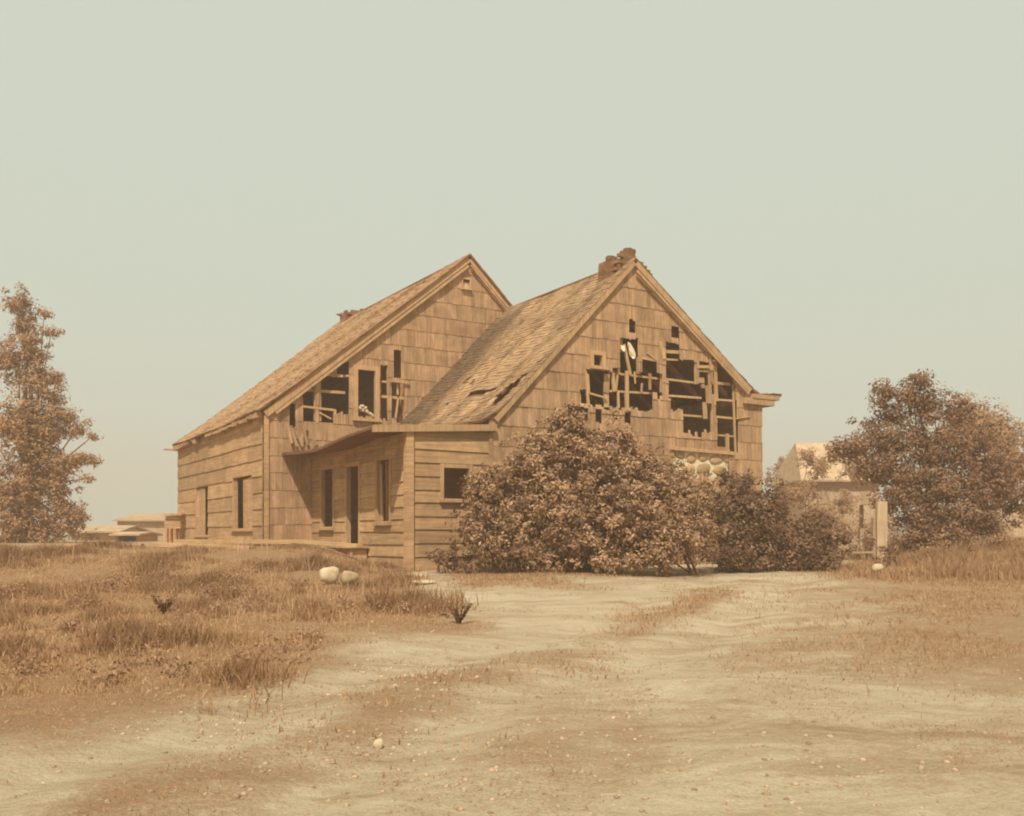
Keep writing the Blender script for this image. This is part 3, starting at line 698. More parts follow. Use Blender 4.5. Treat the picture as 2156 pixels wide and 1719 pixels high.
# boards standing across the two window openings, a dark gap left of them
def vboards(g, xa, xb, n, tilt=0):
    w_ = (xb - xa) / n
    for i in range(n): bar(rear, 'board', RS, xa + w_ * (i + .5), g[1], xa + w_ * (i + .5) + tilt, g[3] - R.uniform(.02, .08), w_ - .012, .025, .02, M_CLAP)
wd1 = g1[2] - g1[0]; vboards(g1, g1[0], g1[0] + wd1 * .66, 3)
wd2 = g2[2] - g2[0]; vboards(g2, g2[0] + wd2 * .48, g2[2], 2, -.03); vboards(g2, g2[0], g2[0] + wd2 * .16, 1)
ev2 = MB()
x = S1
while x < SF:                                              # rotten soffit boards under the eave
    e = x + R.uniform(.25, .7); z_ = 3.32 - .012 * (x - S1) - R.uniform(0, .07)
    if R.random() < .85:
        ev2 = MB(); ev2.box(T0 - .2, T0 - .03, x, e - .02, z_ - .05 - R.uniform(0, .1), z_ + .05, .015); ev2.build('soffit_board', M_SHAKE_S, rear, HM)
    x = e
b = MB(); b.box(T0 - .5, T0 + .1, SF + .02, SF + .08, zFar - .22, zFar - .16); b.build('rafter_end', M_TRIM_S, rear, HM)
# unseen walls, floor
b = MB(); b.box(T0 + .05, tBR, SF - .08, SF - .02, -.7, 3.3); b.hexa([(T0 + .1, SF - .08, 3.3), (tBR, SF - .08, 3.3), (tBR, SF - .02, 3.3), (T0 + .1, SF - .02, 3.3), (tB - .1, SF - .08, zB - .4), (tB + .1, SF - .08, zB - .4), (tB + .1, SF - .02, zB - .4), (tB - .1, SF - .02, zB - .4)]); b.build('back_wall', M_CLAP, rear, HM)
b = MB(); b.box(tBR - .06, tBR, S1, SF - .1, -.7, topRr(tBR) - .2); b.build('wall', M_CLAP, rear, HM)
b = MB(); b.box(T0 + .1, tBR - .1, S1 + .1, SF - .1, -.35, -.22); b.build('floor', M_DARKW, rear, HM)
b = MB(); b.box(3.3, 7.3, S1 + .03, S1 + .06, -.6, 4.2); b.hexa([(3.3, S1 + .03, 4.2), (7.3, S1 + .03, 4.2), (7.3, S1 + .06, 4.2), (3.3, S1 + .06, 4.2), (tB - .4, S1 + .03, zB - .8), (tB + .6, S1 + .03, zB - .9), (tB + .6, S1 + .06, zB - .9), (tB - .4, S1 + .06, zB - .8)]); b.box(7.3, tBR - .07, S1 + .03, S1 + .06, -.6, topRr(tBR) - .3); b.build('inner_wall', M_DARKW, rear, HM)
b = MB(); b.box(2.85, 3.0, S1 + .1, SF - .2, -.3, zB - slB * (tB - 2.9) - .4); b.build('inner_partition', M_DARKW, rear, HM)
zt2 = zB + .10
chimney(rear, tB - .3, tB + .4, SF - 1.35, SF - .6, zB - .75, lambda t, s: zt2 + .06 * math.sin(t * 5) + (.05 if s < SF - .6 else 0), bl=.24, bh=.09)
b = MB(); b.hexa([(tB - .35, SF - .9, zt2 - .12), (tB + .3, SF - 1.3, zt2 - .08), (tB + .3, SF - .6, zt2 - .08), (tB - .35, SF - .6, zt2 - .12), (tB - .5, SF - .6, zt2 - .03), (tB + .3, SF - 1.3, zt2 + .02), (tB + .3, SF - .6, zt2 + .02), (tB - .5, SF - .5, zt2 - .03)]); b.build('chimney_cap', M_BRICK, rear, HM)

# things lodged in the openings
def sheet(name, pts, m, S, Z, dep, th=.02):
    b = MB(); P_ = [gab(*Z(*p), S) for p in pts]; n = len(P_)
    lo = [hw(t, S + dep + R.uniform(-.04, .04), z) for t, z in P_]; hi = [p + Vector((vx, vy, 0)) * th for p in lo]
    b.v = [tuple(p) for p in lo + hi]; b.r = [.5] * (2 * n); b.f = [tuple(range(n)), tuple(range(n, 2 * n))[::-1]] + [(i, n + i, n + (i + 1) % n, (i + 1) % n) for i in range(n)]
    return b.build(name, m)
tag(sheet('cloth', [(712, 748), (728, 752), (740, 768), (758, 800), (764, 838), (755, 862), (741, 872), (733, 848), (724, 838), (716, 800), (706, 778)], M_CLOTH, 0, z3, -.05), 'torn white cloth hanging from a stud in the front gable', 'cloth', 'white rags caught in the front gable')
tag(sheet('cloth', [(664, 770), (685, 775), (690, 805), (676, 822), (664, 800)], M_CLOTH, 0, z3, -.04), 'smaller scrap of pale cloth left of the larger white rag', 'cloth', 'white rags caught in the front gable')
WRM = []
for i in range(3): me = stone_mesh(40 + i, 1, .25); me.materials.append(M_WHITEROCK); WRM.append(me)
for i, (x, y) in enumerate([(1410, 1222), (1428, 1210), (1432, 1236), (1452, 1224), (1464, 1244), (1488, 1262), (1500, 1272)]):
    t_, z_ = gab(*z1(x, y), S1); o = link('rubble', R.choice(WRM), None, Matrix.Translation(hw(t_, S1 + .04, z_)) @ Matrix.Rotation(R.uniform(0, 3), 4, 'Y') @ Matrix.Diagonal((.11, .08, .065, 1)))
    tag(o, 'white lump of rubble piled in the upper window of the rear gable', 'rubble', 'white rubble in the upper window')

# ------------------------------------------------------------ porch floor, planks, boulders
pd = empty('porch_floor', hw(-.5, S1 / 2 + 1, -.4), math.atan2(uy, ux)); tag(pd, 'low board porch floor running below the windowed side wall under the sagging roof', 'porch')
s_ = 2.15; 
while s_ < S1 - .1:
    e = s_ + R.uniform(.2, .3); b = MB(); b.box(-.60 - R.uniform(0, .10), -.06, s_, e - .015, -.30, -.235 + R.uniform(-.01, .01), .006); b.build('plank', M_PLANKG, pd, HM); s_ = e
b = MB(); b.box(-.52, -.45, 2.2, S1 - .1, -.62, -.31); b.box(-.44, -.08, 2.24, 2.34, -.62, -.31); b.build('skirt_board', M_TRIM_S, pd, HM)
def lying(name, x0, y0, x1, y1, Y0, Y1, wd, th, label, cat, group=None, m=M_PLANKG, raise_=0.0):
    a = at(x0, y0, Y0); c = at(x1, y1, Y1); d = (c - a); L = d.length; d.normalize(); sdv = Vector((-d.y, d.x, 0)).normalized(); up = d.cross(sdv) * -1
    if up.z < 0: up = -up
    Mx = Matrix(((d.x, sdv.x, up.x, a.x), (d.y, sdv.y, up.y, a.y), (d.z, sdv.z, up.z, a.z + raise_), (0, 0, 0, 1)))
    b = MB(); n = 6
    for i in range(1): b.hexa([(0, -wd/2, -th/2), (L, -wd/2 * .9, -th/2), (L, wd/2, -th/2), (0, wd/2, -th/2), (0, -wd/2, th/2), (L, -wd/2 * .9, th/2), (L, wd/2, th/2), (0, wd/2, th/2)])
    o = b.build(name, m, None, Mx); return tag(o, label, cat, group)
lying('plank', 330, 1147, 532, 1155, 22.6, 21.6, .3, .09, 'long grey plank lying along the terrace edge at left of the porch', 'plank', 'planks lying on the terrace')
lying('plank', 90, 1150, 300, 1148, 23.6, 23.4, .2, .06, 'plank lying on the terrace edge nearest the left tree', 'plank', 'planks lying on the terrace')
lying('plank', 372, 1140, 620, 1141, 25.0, 23.4, .25, .10, 'pale plank lying close under the long left wall', 'plank', 'planks lying on the terrace')
lying('plank', 515, 1170, 640, 1207, 20.8, 19.6, .26, .07, 'tilted plank sliding down the grassy bank', 'plank')
lying('plank', 620, 1140, 757, 1150, 23.3, 21.6, .2, .08, 'pale curved plank lying along the porch floor edge below the door', 'plank', 'planks lying on the terrace')
def rock(name, px, py, w_, h_, m, label, cat='rock', group=None, seed=1, d_=None, sub=2, rough=.15):
    x, y = gp(px, py + h_ * .5); Y = y; me = stone_mesh(seed, sub, rough); me.materials.clear(); me.materials.append(m)
    k = Y / F; z = float(hgt(x, y)) + h_ * k * (.6 if name == 'boulder' else .3)
    o = link(name, me, None, Matrix.Translation((x, y, z)) @ Matrix.Rotation(seed, 4, 'Z') @ Matrix.Diagonal((w_ * k / 2, (d_ or w_) * k / 2, h_ * k / 2, 1)))
    # flatten facets by low frequency lumps
    for v_ in me.vertices:
        c = v_.co; c.z = min(.80, c.z); c.x = max(-.85, min(.72, c.x + .25 * c.z)); c *= 1 + .14 * math.sin(3 * c.x + seed) + .12 * math.sin(4 * c.y + 2 * seed)
    return tag(o, label, cat, group)
rock('boulder', 693, 1212, 38, 38, M_WHITEROCK, 'white rounded boulder in the grass, left one of the pair before the porch', seed=2)
rock('boulder', 735, 1218, 36, 36, M_TANROCK, 'tan rounded boulder in the grass, right beside the white one', seed=5)
rock('flat_stone', 872, 1209, 44, 12, M_WHITEROCK, 'pale flat stone at the foot of the corner post', seed=3)
rock('flat_stone', 885, 1222, 70, 12, M_WHITEROCK, 'wide pale flat stone just in front of the corner post stone', seed=4)
rock('boulder', 1847, 1200, 30, 18, M_WHITEROCK, 'pale rock in the weeds below the pale fence posts at right', seed=7)
rock('stone', 797, 1552, 20, 26, M_WHITEROCK, 'white crescent shaped stone lying alone in the near dirt', seed=8)
rock('stone', 344, 1316, 30, 10, M_WHITEROCK, 'small white stone in the left grass bank', seed=9)
rock('stone', 1063, 1181, 34, 10, M_TANROCK, 'long pale stone lying under the left side of the big bush', seed=10)
rng2 = np.random.default_rng(3)
pb_v, pb_f, pb_r = [], [], []
base = stone_mesh(77, 1, .2); bv = np.array([v.co[:] for v in base.vertices]); bf = np.array([p.vertices[:] for p in base.polygons])
n = 0
def pebbles(cnt, cx_, cy_, sx, sy, smin, smax):
    global n
    for _ in range(cnt):
        px = rng2.normal(cx_, sx); py = rng2.normal(cy_, sy)
        if py < 1235: continue
        x, y = gp(px, py); s = rng2.uniform(smin, smax) ** 1.0; an = rng2.uniform(0, 6.3)
        q = bv * np.array([s, s * rng2.uniform(.6, 1), s * rng2.uniform(.35, .7)]); c_, s2 = math.cos(an), math.sin(an)
        q = np.stack([q[:, 0] * c_ - q[:, 1] * s2, q[:, 0] * s2 + q[:, 1] * c_, q[:, 2]], 1) + np.array([x, y, float(hgt(x, y)) + s * .02])
        pb_v.append(q); pb_f.append(bf + n * len(bv)); pb_r.append(np.full(len(bv), rng2.random())); n += 1
pebbles(150, 1300, 1450, 480, 150, .005, .018); pebbles(90, 860, 1400, 70, 40, .008, .028); pebbles(60, 960, 1265, 60, 18, .008, .03); pebbles(160, 800, 1520, 330, 70, .005, .018); pebbles(50, 1600, 1500, 300, 80, .004, .012); pebbles(30, 420, 1510, 80, 25, .01, .022)
M_PEB = simple('pale_pebble', (.34, .26, .16), (.60, .53, .39), 20, use='attr')
tag(bigmesh('gravel', np.concatenate(pb_v), np.concatenate(pb_f), np.concatenate(pb_r), M_PEB), 'scattered pale pebbles on the dirt track', 'gravel', kind='stuff')

pb_v, pb_f, pb_r, n = [], [], [], 0
for cc_ in ((700, 1500, 400, 70), (1400, 1560, 420, 70), (1250, 1420, 350, 50), (1150, 1640, 600, 50)): pebbles(220, *cc_, .006, .03)
M_CLOD = simple('dry_clod', (.26, .185, .12), (.46, .37, .26), 20, use='attr')
tag(bigmesh('dirt_clods', np.concatenate(pb_v), np.concatenate(pb_f), np.concatenate(pb_r), M_CLOD), 'small clods and grit strewn over the dirt', 'gravel', kind='stuff')
# ------------------------------------------------------------ grass
def blades(name, X, Y, H, W, label, lean=.45, m=M_GRASS, rb=None):
    n = len(X); Z = hgt(X, Y) - .015; an = rng.uniform(0, 2 * np.pi, n); ld = rng.uniform(0, 2 * np.pi, n); la = rng.uniform(.05, lean, n) * H
    dx, dy = np.cos(an) * W, np.sin(an) * W; lx, ly = np.cos(ld) * la, np.sin(ld) * la
    v = np.empty((n, 5, 3))
    v[:, 0] = np.stack([X - dx, Y - dy, Z], 1); v[:, 1] = np.stack([X + dx, Y + dy, Z], 1)
    v[:, 2] = np.stack([X + dx * .7 + lx * .35, Y + dy * .7 + ly * .35, Z + H * .55], 1); v[:, 3] = np.stack([X - dx * .7 + lx * .35, Y - dy * .7 + ly * .35, Z + H * .55], 1)
    v[:, 4] = np.stack([X + lx, Y + ly, Z + H * .95], 1)
    b = np.arange(n)[:, None] * 5
    f = np.concatenate([b + [0, 1, 2], b + [0, 2, 3], b + [3, 2, 4]], 0)
    r = np.repeat(np.clip(rng.normal(.5, .25, n) if rb is None else rb + rng.normal(0, .15, n), 0, 1), 5)
    return tag(bigmesh(name, v.reshape(-1, 3), f, r, m), label, 'grass', kind='stuff')
def scatter(poly, dens, xr, yr, clump, thr, sg=.28):
    n = int((xr[1] - xr[0]) * (yr[1] - yr[0]) * dens); x = rng.uniform(*xr, n); y = rng.uniform(*yr, n)
    jx = x + .5 * vnoise(x, y, .7, 5) + .9 * vnoise(x, y, 2.2, 6); jy = y + .6 * vnoise(x, y, .7, 7) + 1.0 * vnoise(x, y, 2.2, 8)
    k = inpoly(jx + rng.normal(0, sg, n), jy + rng.normal(0, sg, n), poly) if poly else np.ones(n, bool)
    k &= (vnoise(x, y, clump, 12) + .5 * vnoise(x, y, clump * .3, 13) + .5) > thr
    return x[k], y[k]
x, y = scatter(PA, 1500, (-17, -.2), (5.5, 24.3), 1.1, -9)
hn = np.clip(.42 + .9 * vnoise(x * .8 + y * .6, y * .8 - x * .6, 1.2, 21) + .8 * vnoise(x, y, .42, 22), 0, 1)
for bp_ in ((693, 1212), (735, 1218), (872, 1209)):
    bx_, by_ = gp(*bp_); hn = np.where(np.hypot(x - bx_, y - by_ + .3) < .75, hn * .15, hn)
k = (y < 22.3) | (rng.random(len(x)) < .35); x, y, hn = x[k], y[k], hn[k]
hh = (.035 + .34 * hn ** 2.6) * rng.uniform(.25, 1.25, len(x)) * np.clip((y - 2) / 7, .5, 1) * np.where(y > 19.8, .55, 1)
gA = blades('grass', x, y, hh, .002 + .004 * rng.random(len(x)) + .00022 * y, 'rough dry grass on the bank below the left terrace', .8, rb=np.clip(.72 - .75 * np.clip(hn - .35, 0, 1) * 1.6 + .25 * vnoise(x, y, .35, 44), 0, 1))
x, y = scatter(PB, 700, (2, 17), (6, 21), .8, .34, .9)
blades('grass', x, y, rng.uniform(.012, .06, len(x)) * (1 + rng.random(len(x)) ** 8 * 2), .003 + .00025 * y, 'short trodden grass right of the cart track', 1.0)
x, y = scatter(PE, 700, (5.5, 24), (18, 34), .9, .2)
hn = np.clip(.5 + vnoise(x, y, 1.2, 31), 0, 1)
blades('weeds', x, y, (.08 + .5 * hn ** 2.2) * rng.uniform(.3, 1.15, len(x)), .006 + .0003 * y, 'tall dry weeds below the tree at right', .5, rb=.62 - .3 * hn + .3 * vnoise(x, y, .5, 45))
xx, yy = [], []
for p in PC:
    px_ = [q[0] for q in p]; py_ = [q[1] for q in p]; a_x, a_y = scatter(p, 900, (min(px_) - .5, max(px_) + .5), (min(py_) - .5, max(py_) + .5), .5, .3); xx.append(a_x); yy.append(a_y)
x = np.concatenate(xx); y = np.concatenate(yy)
# stray stalks along the bank and thinning into the dirt
sx, sy = scatter(PA, 26, (-16, 1), (5, 22), 1.3, .45, .7); blades('weeds', sx, sy, rng.uniform(.15, .45, len(sx)) * np.clip((sy - 7) / 8, .2, 1), .0035 + .0001 * sy, 'taller pale stalks standing in the left bank grass', .5, rb=.9)
blades('grass', x, y, rng.uniform(.03, .085, len(x)), .005 + .0002 * y, 'low grass patches between the wheel ruts', .9)
x, y = scatter(None, 700, (-7, 12), (3.2, 20), .7, .64)
blades('grass', x, y, rng.uniform(.012, .04, len(x)), .004 + .0002 * y, 'sparse stubble over the dirt track', 1.0)

# ------------------------------------------------------------ foliage
def leaves(lobes, per, size, clus, shell=.55, nl=22, up=.5, seed=1, hole=0.0):
    """lobes: (centre, (rx,ry,rz)); returns V,F,r of leaf quads"""
    g = np.random.default_rng(seed); V_, Rr = [], []
    for c, rad in lobes:
        rad = np.array(rad); area = 4 * math.pi * ((rad[0]*rad[1])**1.6/3 + (rad[0]*rad[2])**1.6/3 + (rad[1]*rad[2])**1.6/3) ** (1/1.6)
        nc = max(4, int(area * per)); d = g.normal(size=(nc, 3)); d /= np.linalg.norm(d, axis=1)[:, None]
        rr = g.uniform(shell, 1.05, nc) ** 1.0
        bump = 1 + .26 * np.sin(d[:, 0] * 6 + seed) * np.sin(d[:, 2] * 7 + d[:, 1] * 5 + seed + len(V_)) + np.where(g.random(nc) < .08, g.uniform(0, .28, nc), 0)
        cc = np.array(c) + d * rad * (rr * bump)[:, None]
        cr_ = np.clip(g.normal(.5, .2, nc), 0, 1)
        cz = clus * g.uniform(.6, 1.3, nc)
        idx = np.repeat(np.arange(nc), nl); M_ = len(idx)
        off = g.normal(size=(M_, 3)) * .5; o_ = off / (np.linalg.norm(off, axis=1)[:, None] + 1e-9); pos = cc[idx] + o_ * (cz[idx] * g.uniform(.45, 1.05, M_))[:, None] * np.array([1, 1, .75]); off = o_
        nrm = d[idx] * .6 + off * .8 + np.array([-.1, -.15, up]) + g.normal(size=(M_, 3)) * .45; nrm /= np.linalg.norm(nrm, axis=1)[:, None]
        ax = np.cross(nrm, g.normal(size=(M_, 3))); ax /= np.linalg.norm(ax, axis=1)[:, None] + 1e-9; bx = np.cross(nrm, ax)
        L = size * g.uniform(.6, 1.25, M_)[:, None]; W_ = L * g.uniform(.32, .52, M_)[:, None]
        q = np.stack([pos - ax * L * .5, pos + bx * W_ * .5 - nrm * L * .08, pos + ax * L * .5 - nrm * L * .12, pos - bx * W_ * .5 - nrm * L * .08], 1)
        V_.append(q.reshape(-1, 3)); Rr.append(np.repeat(np.clip(cr_[idx] + g.normal(0, .22, M_), 0, 1), 4))
    V_ = np.concatenate(V_); f = np.arange(len(V_)).reshape(-1, 4); return V_, f, np.concatenate(Rr)
def plant(name, base, lobes, label, cat, m, per=14, size=.09, clus=.22, nl=22, group=None, shell=.4, trunk=None, stems=0, seed=1, up=.5, twig=True):
    root = empty(name, base); tag(root, label, cat, group)
    V_, f, r = leaves(lobes, per, size, clus, shell, nl, up, seed)
    V_ = V_ - np.array(base); o = bigmesh('foliage' if cat != 'tree' else 'crown', V_, f, r, m); o.parent = root
    b = MB(); B = Vector(base); rr = random.Random(seed)
    if trunk:
        topz = sum(l[0][2] for l in lobes) / len(lobes); cx_ = Vector((sum(l[0][0] for l in lobes) / len(lobes), sum(l[0][1] for l in lobes) / len(lobes), topz))
        fork = B.lerp(cx_, .45); fork.x = B.x * .7 + cx_.x * .3
        b.tube([B - Vector((0, 0, .3)) - B, (B.lerp(fork, .5) + Vector((.08, 0, 0))) - B, fork - B], [trunk * 1.25, trunk, trunk * .8], 8)
        ends = [(fork, trunk * .55)]
        bt = b.build('trunk', M_BARK, root); bt.matrix_basis = Matrix.Identity(4)
        b = MB(); src = fork
    else: src = B; 
    for c, rad in lobes:
        for k in range(1 if trunk else max(1, stems)):
            e = Vector(c) + Vector((rr.uniform(-.5, .5) * rad[0], rr.uniform(-.5, .5) * rad[1], rr.uniform(-.1, .8) * rad[2])); st = src if trunk else B + Vector((rr.uniform(-.4, .4), rr.uniform(-.3, .3), -.1))
            mid = st.lerp(e, .5) + Vector((rr.uniform(-.2, .2), rr.uniform(-.2, .2), rr.uniform(0, .3))); r0 = (trunk * .3 if trunk else .035)
            b.tube([st - B, mid - B, e - B], [r0, r0 * .6, r0 * .2], 5)
            for _ in range(2 if twig else 0):
                p = mid.lerp(e, rr.random()); q = p + Vector((rr.uniform(-1, 1) * rad[0], rr.uniform(-1, 1) * rad[1], rr.uniform(-.3, 1) * rad[2])) * .5
                b.tube([p - B, q - B], [r0 * .3, r0 * .1], 4)
    o2 = b.build('branches' if trunk else 'stems', M_BARK, root); o2.matrix_basis = Matrix.Identity(4)
    return root
def lob(px, py, r, Y, ry=None, dz=1.0, dd=1.0):
    p = at(px, py, Y); k = Y / F; return ((p.x, p.y, p.z), (r * k, (ry or r) * k * dd, r * k * dz))
gz = lambda x, y: float(hgt(x, y))
def gbase(px, Y): x = (px - CX) / F * Y; return (x, Y, gz(x, Y))
Yb = 20.7
L1 = [lob(1185, 955, 82, Yb + .3), lob(1125, 985, 78, Yb + .1), lob(1060, 1040, 78, Yb), lob(1020, 1110, 62, Yb - .1), lob(1245, 985, 88, Yb + .1), lob(1320, 1000, 80, Yb), lob(1375, 1010, 62, Yb),
      lob(1140, 1090, 95, Yb - .5), lob(1240, 1090, 100, Yb - .6), lob(1340, 1090, 95, Yb - .5), lob(1100, 1150, 60, Yb - .6), lob(1330, 1150, 62, Yb - .9), lob(1220, 1140, 55, Yb - .9), lob(1190, 905, 45, Yb + .2), lob(1290, 935, 50, Yb + .1), lob(1010, 1030, 35, Yb), lob(1150, 1178, 44, Yb - .9), lob(1275, 1182, 46, Yb - 1.1), lob(1050, 1165, 40, Yb - .5)]
plant('bush', gbase(1200, Yb), L1, 'largest leafy bush rising against the front gable wall', 'bush', M_LEAF, per=15, size=.098, clus=.2, nl=40, stems=1, seed=3)
L2 = [lob(1440, 1060, 62, Yb - .3), lob(1450, 1130, 62, Yb - .8), lob(1405, 1150, 50, Yb - 1.1), lob(1385, 1180, 28, Yb - 1.3)]
plant('bush', gbase(1440, Yb - .5), L2, 'pale leaved middle bush spilling forward right of the largest bush', 'bush', M_LEAF, per=15, size=.092, clus=.19, nl=38, stems=1, seed=8)
L3 = [lob(1530, 1040, 58, Yb + .6), lob(1590, 1050, 62, Yb + .8), lob(1550, 1110, 80, Yb + .4), lob(1610, 1110, 60, Yb + .6), lob(1530, 1165, 50, Yb), lob(1600, 1170, 48, Yb + .2), lob(1640, 1060, 28, Yb + .8), lob(1560, 1185, 38, Yb + .1), lob(1625, 1185, 34, Yb + .3)]
plant('bush', gbase(1560, Yb + .4), L3, 'dark bush below the right corner of the front gable', 'bush', M_LEAFD, per=16, size=.09, clus=.18, nl=36, stems=1, seed=12)
L4 = [lob(1700, 1125, 58, Yb + .9), lob(1745, 1145, 48, Yb + 1.0), lob(1690, 1170, 50, Yb + .3), lob(1740, 1185, 38, Yb + .3), lob(1665, 1150, 45, Yb + .4)]
plant('bush', gbase(1710, Yb + .6), L4, 'low dark bush at the right end of the row beside the track', 'bush', M_LEAFD, per=16, size=.09, clus=.18, nl=36, stems=1, seed=15)
L5 = [lob(935, 1183, 28, 20.6), lob(965, 1170, 30, 20.7), lob(915, 1165, 14, 20.7), lob(990, 1190, 22, 20.2)]
plant('bush', gbase(945, 20.6), L5, 'small low shrub at the foot of the clapboard wall left of the largest bush', 'bush', M_LEAFD, per=10, size=.09, clus=.18, nl=40, stems=1, seed=18)
SL = []
for px, py, r_ in [(480, 1235, 38), (440, 1262, 40), (500, 1285, 34), (410, 1305, 30), (560, 1255, 26), (620, 1375, 34), (560, 1400, 38), (490, 1415, 30), (650, 1350, 24), (760, 1285, 36), (700, 1300, 30), (840, 1292, 28), (930, 1300, 24), (240, 1245, 40), (180, 1280, 30), (300, 1400, 44), (220, 1440, 40), (380, 1425, 34), (130, 1330, 30), (640, 1235, 20), (560, 1200, 20), (340, 1222, 26), (30, 1270, 40), (60, 1420, 44)]:
    x_, y_ = gp(px, py); k_ = y_ / F * r_; SL.append(((x_, y_, gz(x_, y_) + k_ * .3), (k_ * 1.9, k_ * 1.3, k_ * .95)))
V_, f_, r_ = leaves(SL, 20, .05, .12, .3, 20, .3, 61)
tag(bigmesh('scrub', V_, f_, r_, leafmat('scrub_leaf', (.18, .095, .05), (.46, .30, .17), .25)), 'low dark bushy weeds massed through the left bank grass', 'weeds', kind='stuff')
for i, (px, py, lab) in enumerate([(966, 1312, 'small dark weed sprouting alone on the pale dirt'), (345, 1290, 'dark weed clump in the left grass bank near a white stone')]):
    x, y = gp(px, py); b = MB()
    for k in range(14):
        an = R.uniform(0, 6.3); l = R.uniform(.12, .3); e = Vector((math.cos(an) * l * .6, math.sin(an) * l * .6, l)); b.tube([(0, 0, -.03), tuple(e * .5 + Vector((0, 0, .03))), tuple(e)], [.012, .012, .003], 4)
        for q in range(5):
            p = e * R.uniform(.4, 1); b.hexa([p + Vector((dx_, dy_, dz_)) * .022 for dz_ in (-.3, .3) for dx_, dy_ in ((-1, -1), (1, -1), (1, 1), (-1, 1))])
    tag(b.build('weed', M_LEAFD, None, Matrix.Translation((x, y, gz(x, y)))), lab, 'weed')

plant('bush', gbase(1875, 22.5), [lob(1872, 1158, 20, 22.5), lob(1885, 1140, 16, 22.6), lob(1862, 1178, 14, 22.4)], 'small dark scraggly bush under the thick pale post', 'bush', M_LEAFD, per=10, size=.08, clus=.16, nl=24, stems=1, seed=51)
plant('bush', gbase(1822, 25), [lob(1822, 1150, 18, 25), lob(1800, 1165, 22, 24.5), lob(1835, 1138, 12, 25)], 'low brown scrub below the thin pale post', 'bush', M_LEAFT, per=9, size=.085, clus=.2, nl=20, stems=1, seed=53)
plant('bush', gbase(2010, 24), [lob(1990, 1150, 24, 24), lob(2040, 1140, 26, 24.5), lob(1950, 1168, 20, 23.5), lob(2100, 1135, 30, 24.5)], 'straggly scrub in the weeds at the foot of the right tree', 'bush', M_LEAFF, per=8, size=.085, clus=.22, nl=18, stems=1, seed=54)
YT = 27.0
LT = [lob(1930, 800, 30, YT), lob(1915, 840, 34, YT), lob(1920, 1145, 36, YT - 1), lob(1975, 1150, 36, YT - 1), lob(2030, 1135, 34, YT - .6), lob(2085, 1110, 40, YT), lob(1862, 822, 30, YT), lob(1880, 870, 48, YT), lob(1950, 860, 52, YT), lob(2010, 868, 46, YT + .5), lob(1830, 915, 38, YT), lob(1800, 945, 38, YT - .3), lob(1870, 940, 62, YT), lob(1950, 940, 75, YT),
      lob(2030, 950, 75, YT + .3), lob(2095, 985, 60, YT + .5), lob(1900, 1010, 62, YT - .4), lob(1980, 1030, 80, YT - .4), lob(2060, 1040, 75, YT), lob(1940, 1090, 52, YT - .6), lob(2010, 1095, 55, YT - .6), lob(2125, 1050, 60, YT + .3), lob(1880, 1060, 42, YT - .6), lob(1935, 1120, 42, YT - .8), lob(1990, 1125, 38, YT - .8), lob(2045, 1095, 40, YT - .3), lob(1840, 985, 36, YT - .2), lob(1850, 1000, 32, YT - .3), lob(1765, 948, 24, YT - .2)]
plant('tree', gbase(1975, YT), LT, 'leafy rounded tree at right behind the weeds and pale posts', 'tree', M_LEAFT, per=10, size=.115, clus=.23, nl=30, trunk=.16, seed=21, shell=.2)
LT2 = [lob(2050, 875, 42, 44), lob(2110, 915, 48, 44), lob(2130, 970, 70, 44), lob(2040, 910, 50, 44)]
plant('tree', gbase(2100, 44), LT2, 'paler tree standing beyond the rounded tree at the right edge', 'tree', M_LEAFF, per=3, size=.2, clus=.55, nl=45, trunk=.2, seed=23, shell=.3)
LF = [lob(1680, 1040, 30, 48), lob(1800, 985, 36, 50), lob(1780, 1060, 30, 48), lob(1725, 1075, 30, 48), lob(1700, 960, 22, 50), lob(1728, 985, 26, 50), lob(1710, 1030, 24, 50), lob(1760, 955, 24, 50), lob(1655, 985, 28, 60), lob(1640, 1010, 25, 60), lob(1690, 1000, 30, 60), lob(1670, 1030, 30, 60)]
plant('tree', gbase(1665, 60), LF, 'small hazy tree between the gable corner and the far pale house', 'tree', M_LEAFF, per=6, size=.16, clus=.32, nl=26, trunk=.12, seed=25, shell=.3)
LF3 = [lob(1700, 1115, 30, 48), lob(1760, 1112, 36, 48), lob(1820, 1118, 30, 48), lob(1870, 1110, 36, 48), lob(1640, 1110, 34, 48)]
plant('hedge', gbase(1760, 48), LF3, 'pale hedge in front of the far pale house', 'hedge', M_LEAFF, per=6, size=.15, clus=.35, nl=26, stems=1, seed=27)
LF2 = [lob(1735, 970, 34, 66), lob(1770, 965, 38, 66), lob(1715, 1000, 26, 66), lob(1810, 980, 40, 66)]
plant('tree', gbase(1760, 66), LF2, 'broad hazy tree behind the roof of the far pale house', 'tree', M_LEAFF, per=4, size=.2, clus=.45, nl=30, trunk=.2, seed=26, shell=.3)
YL = 38.0
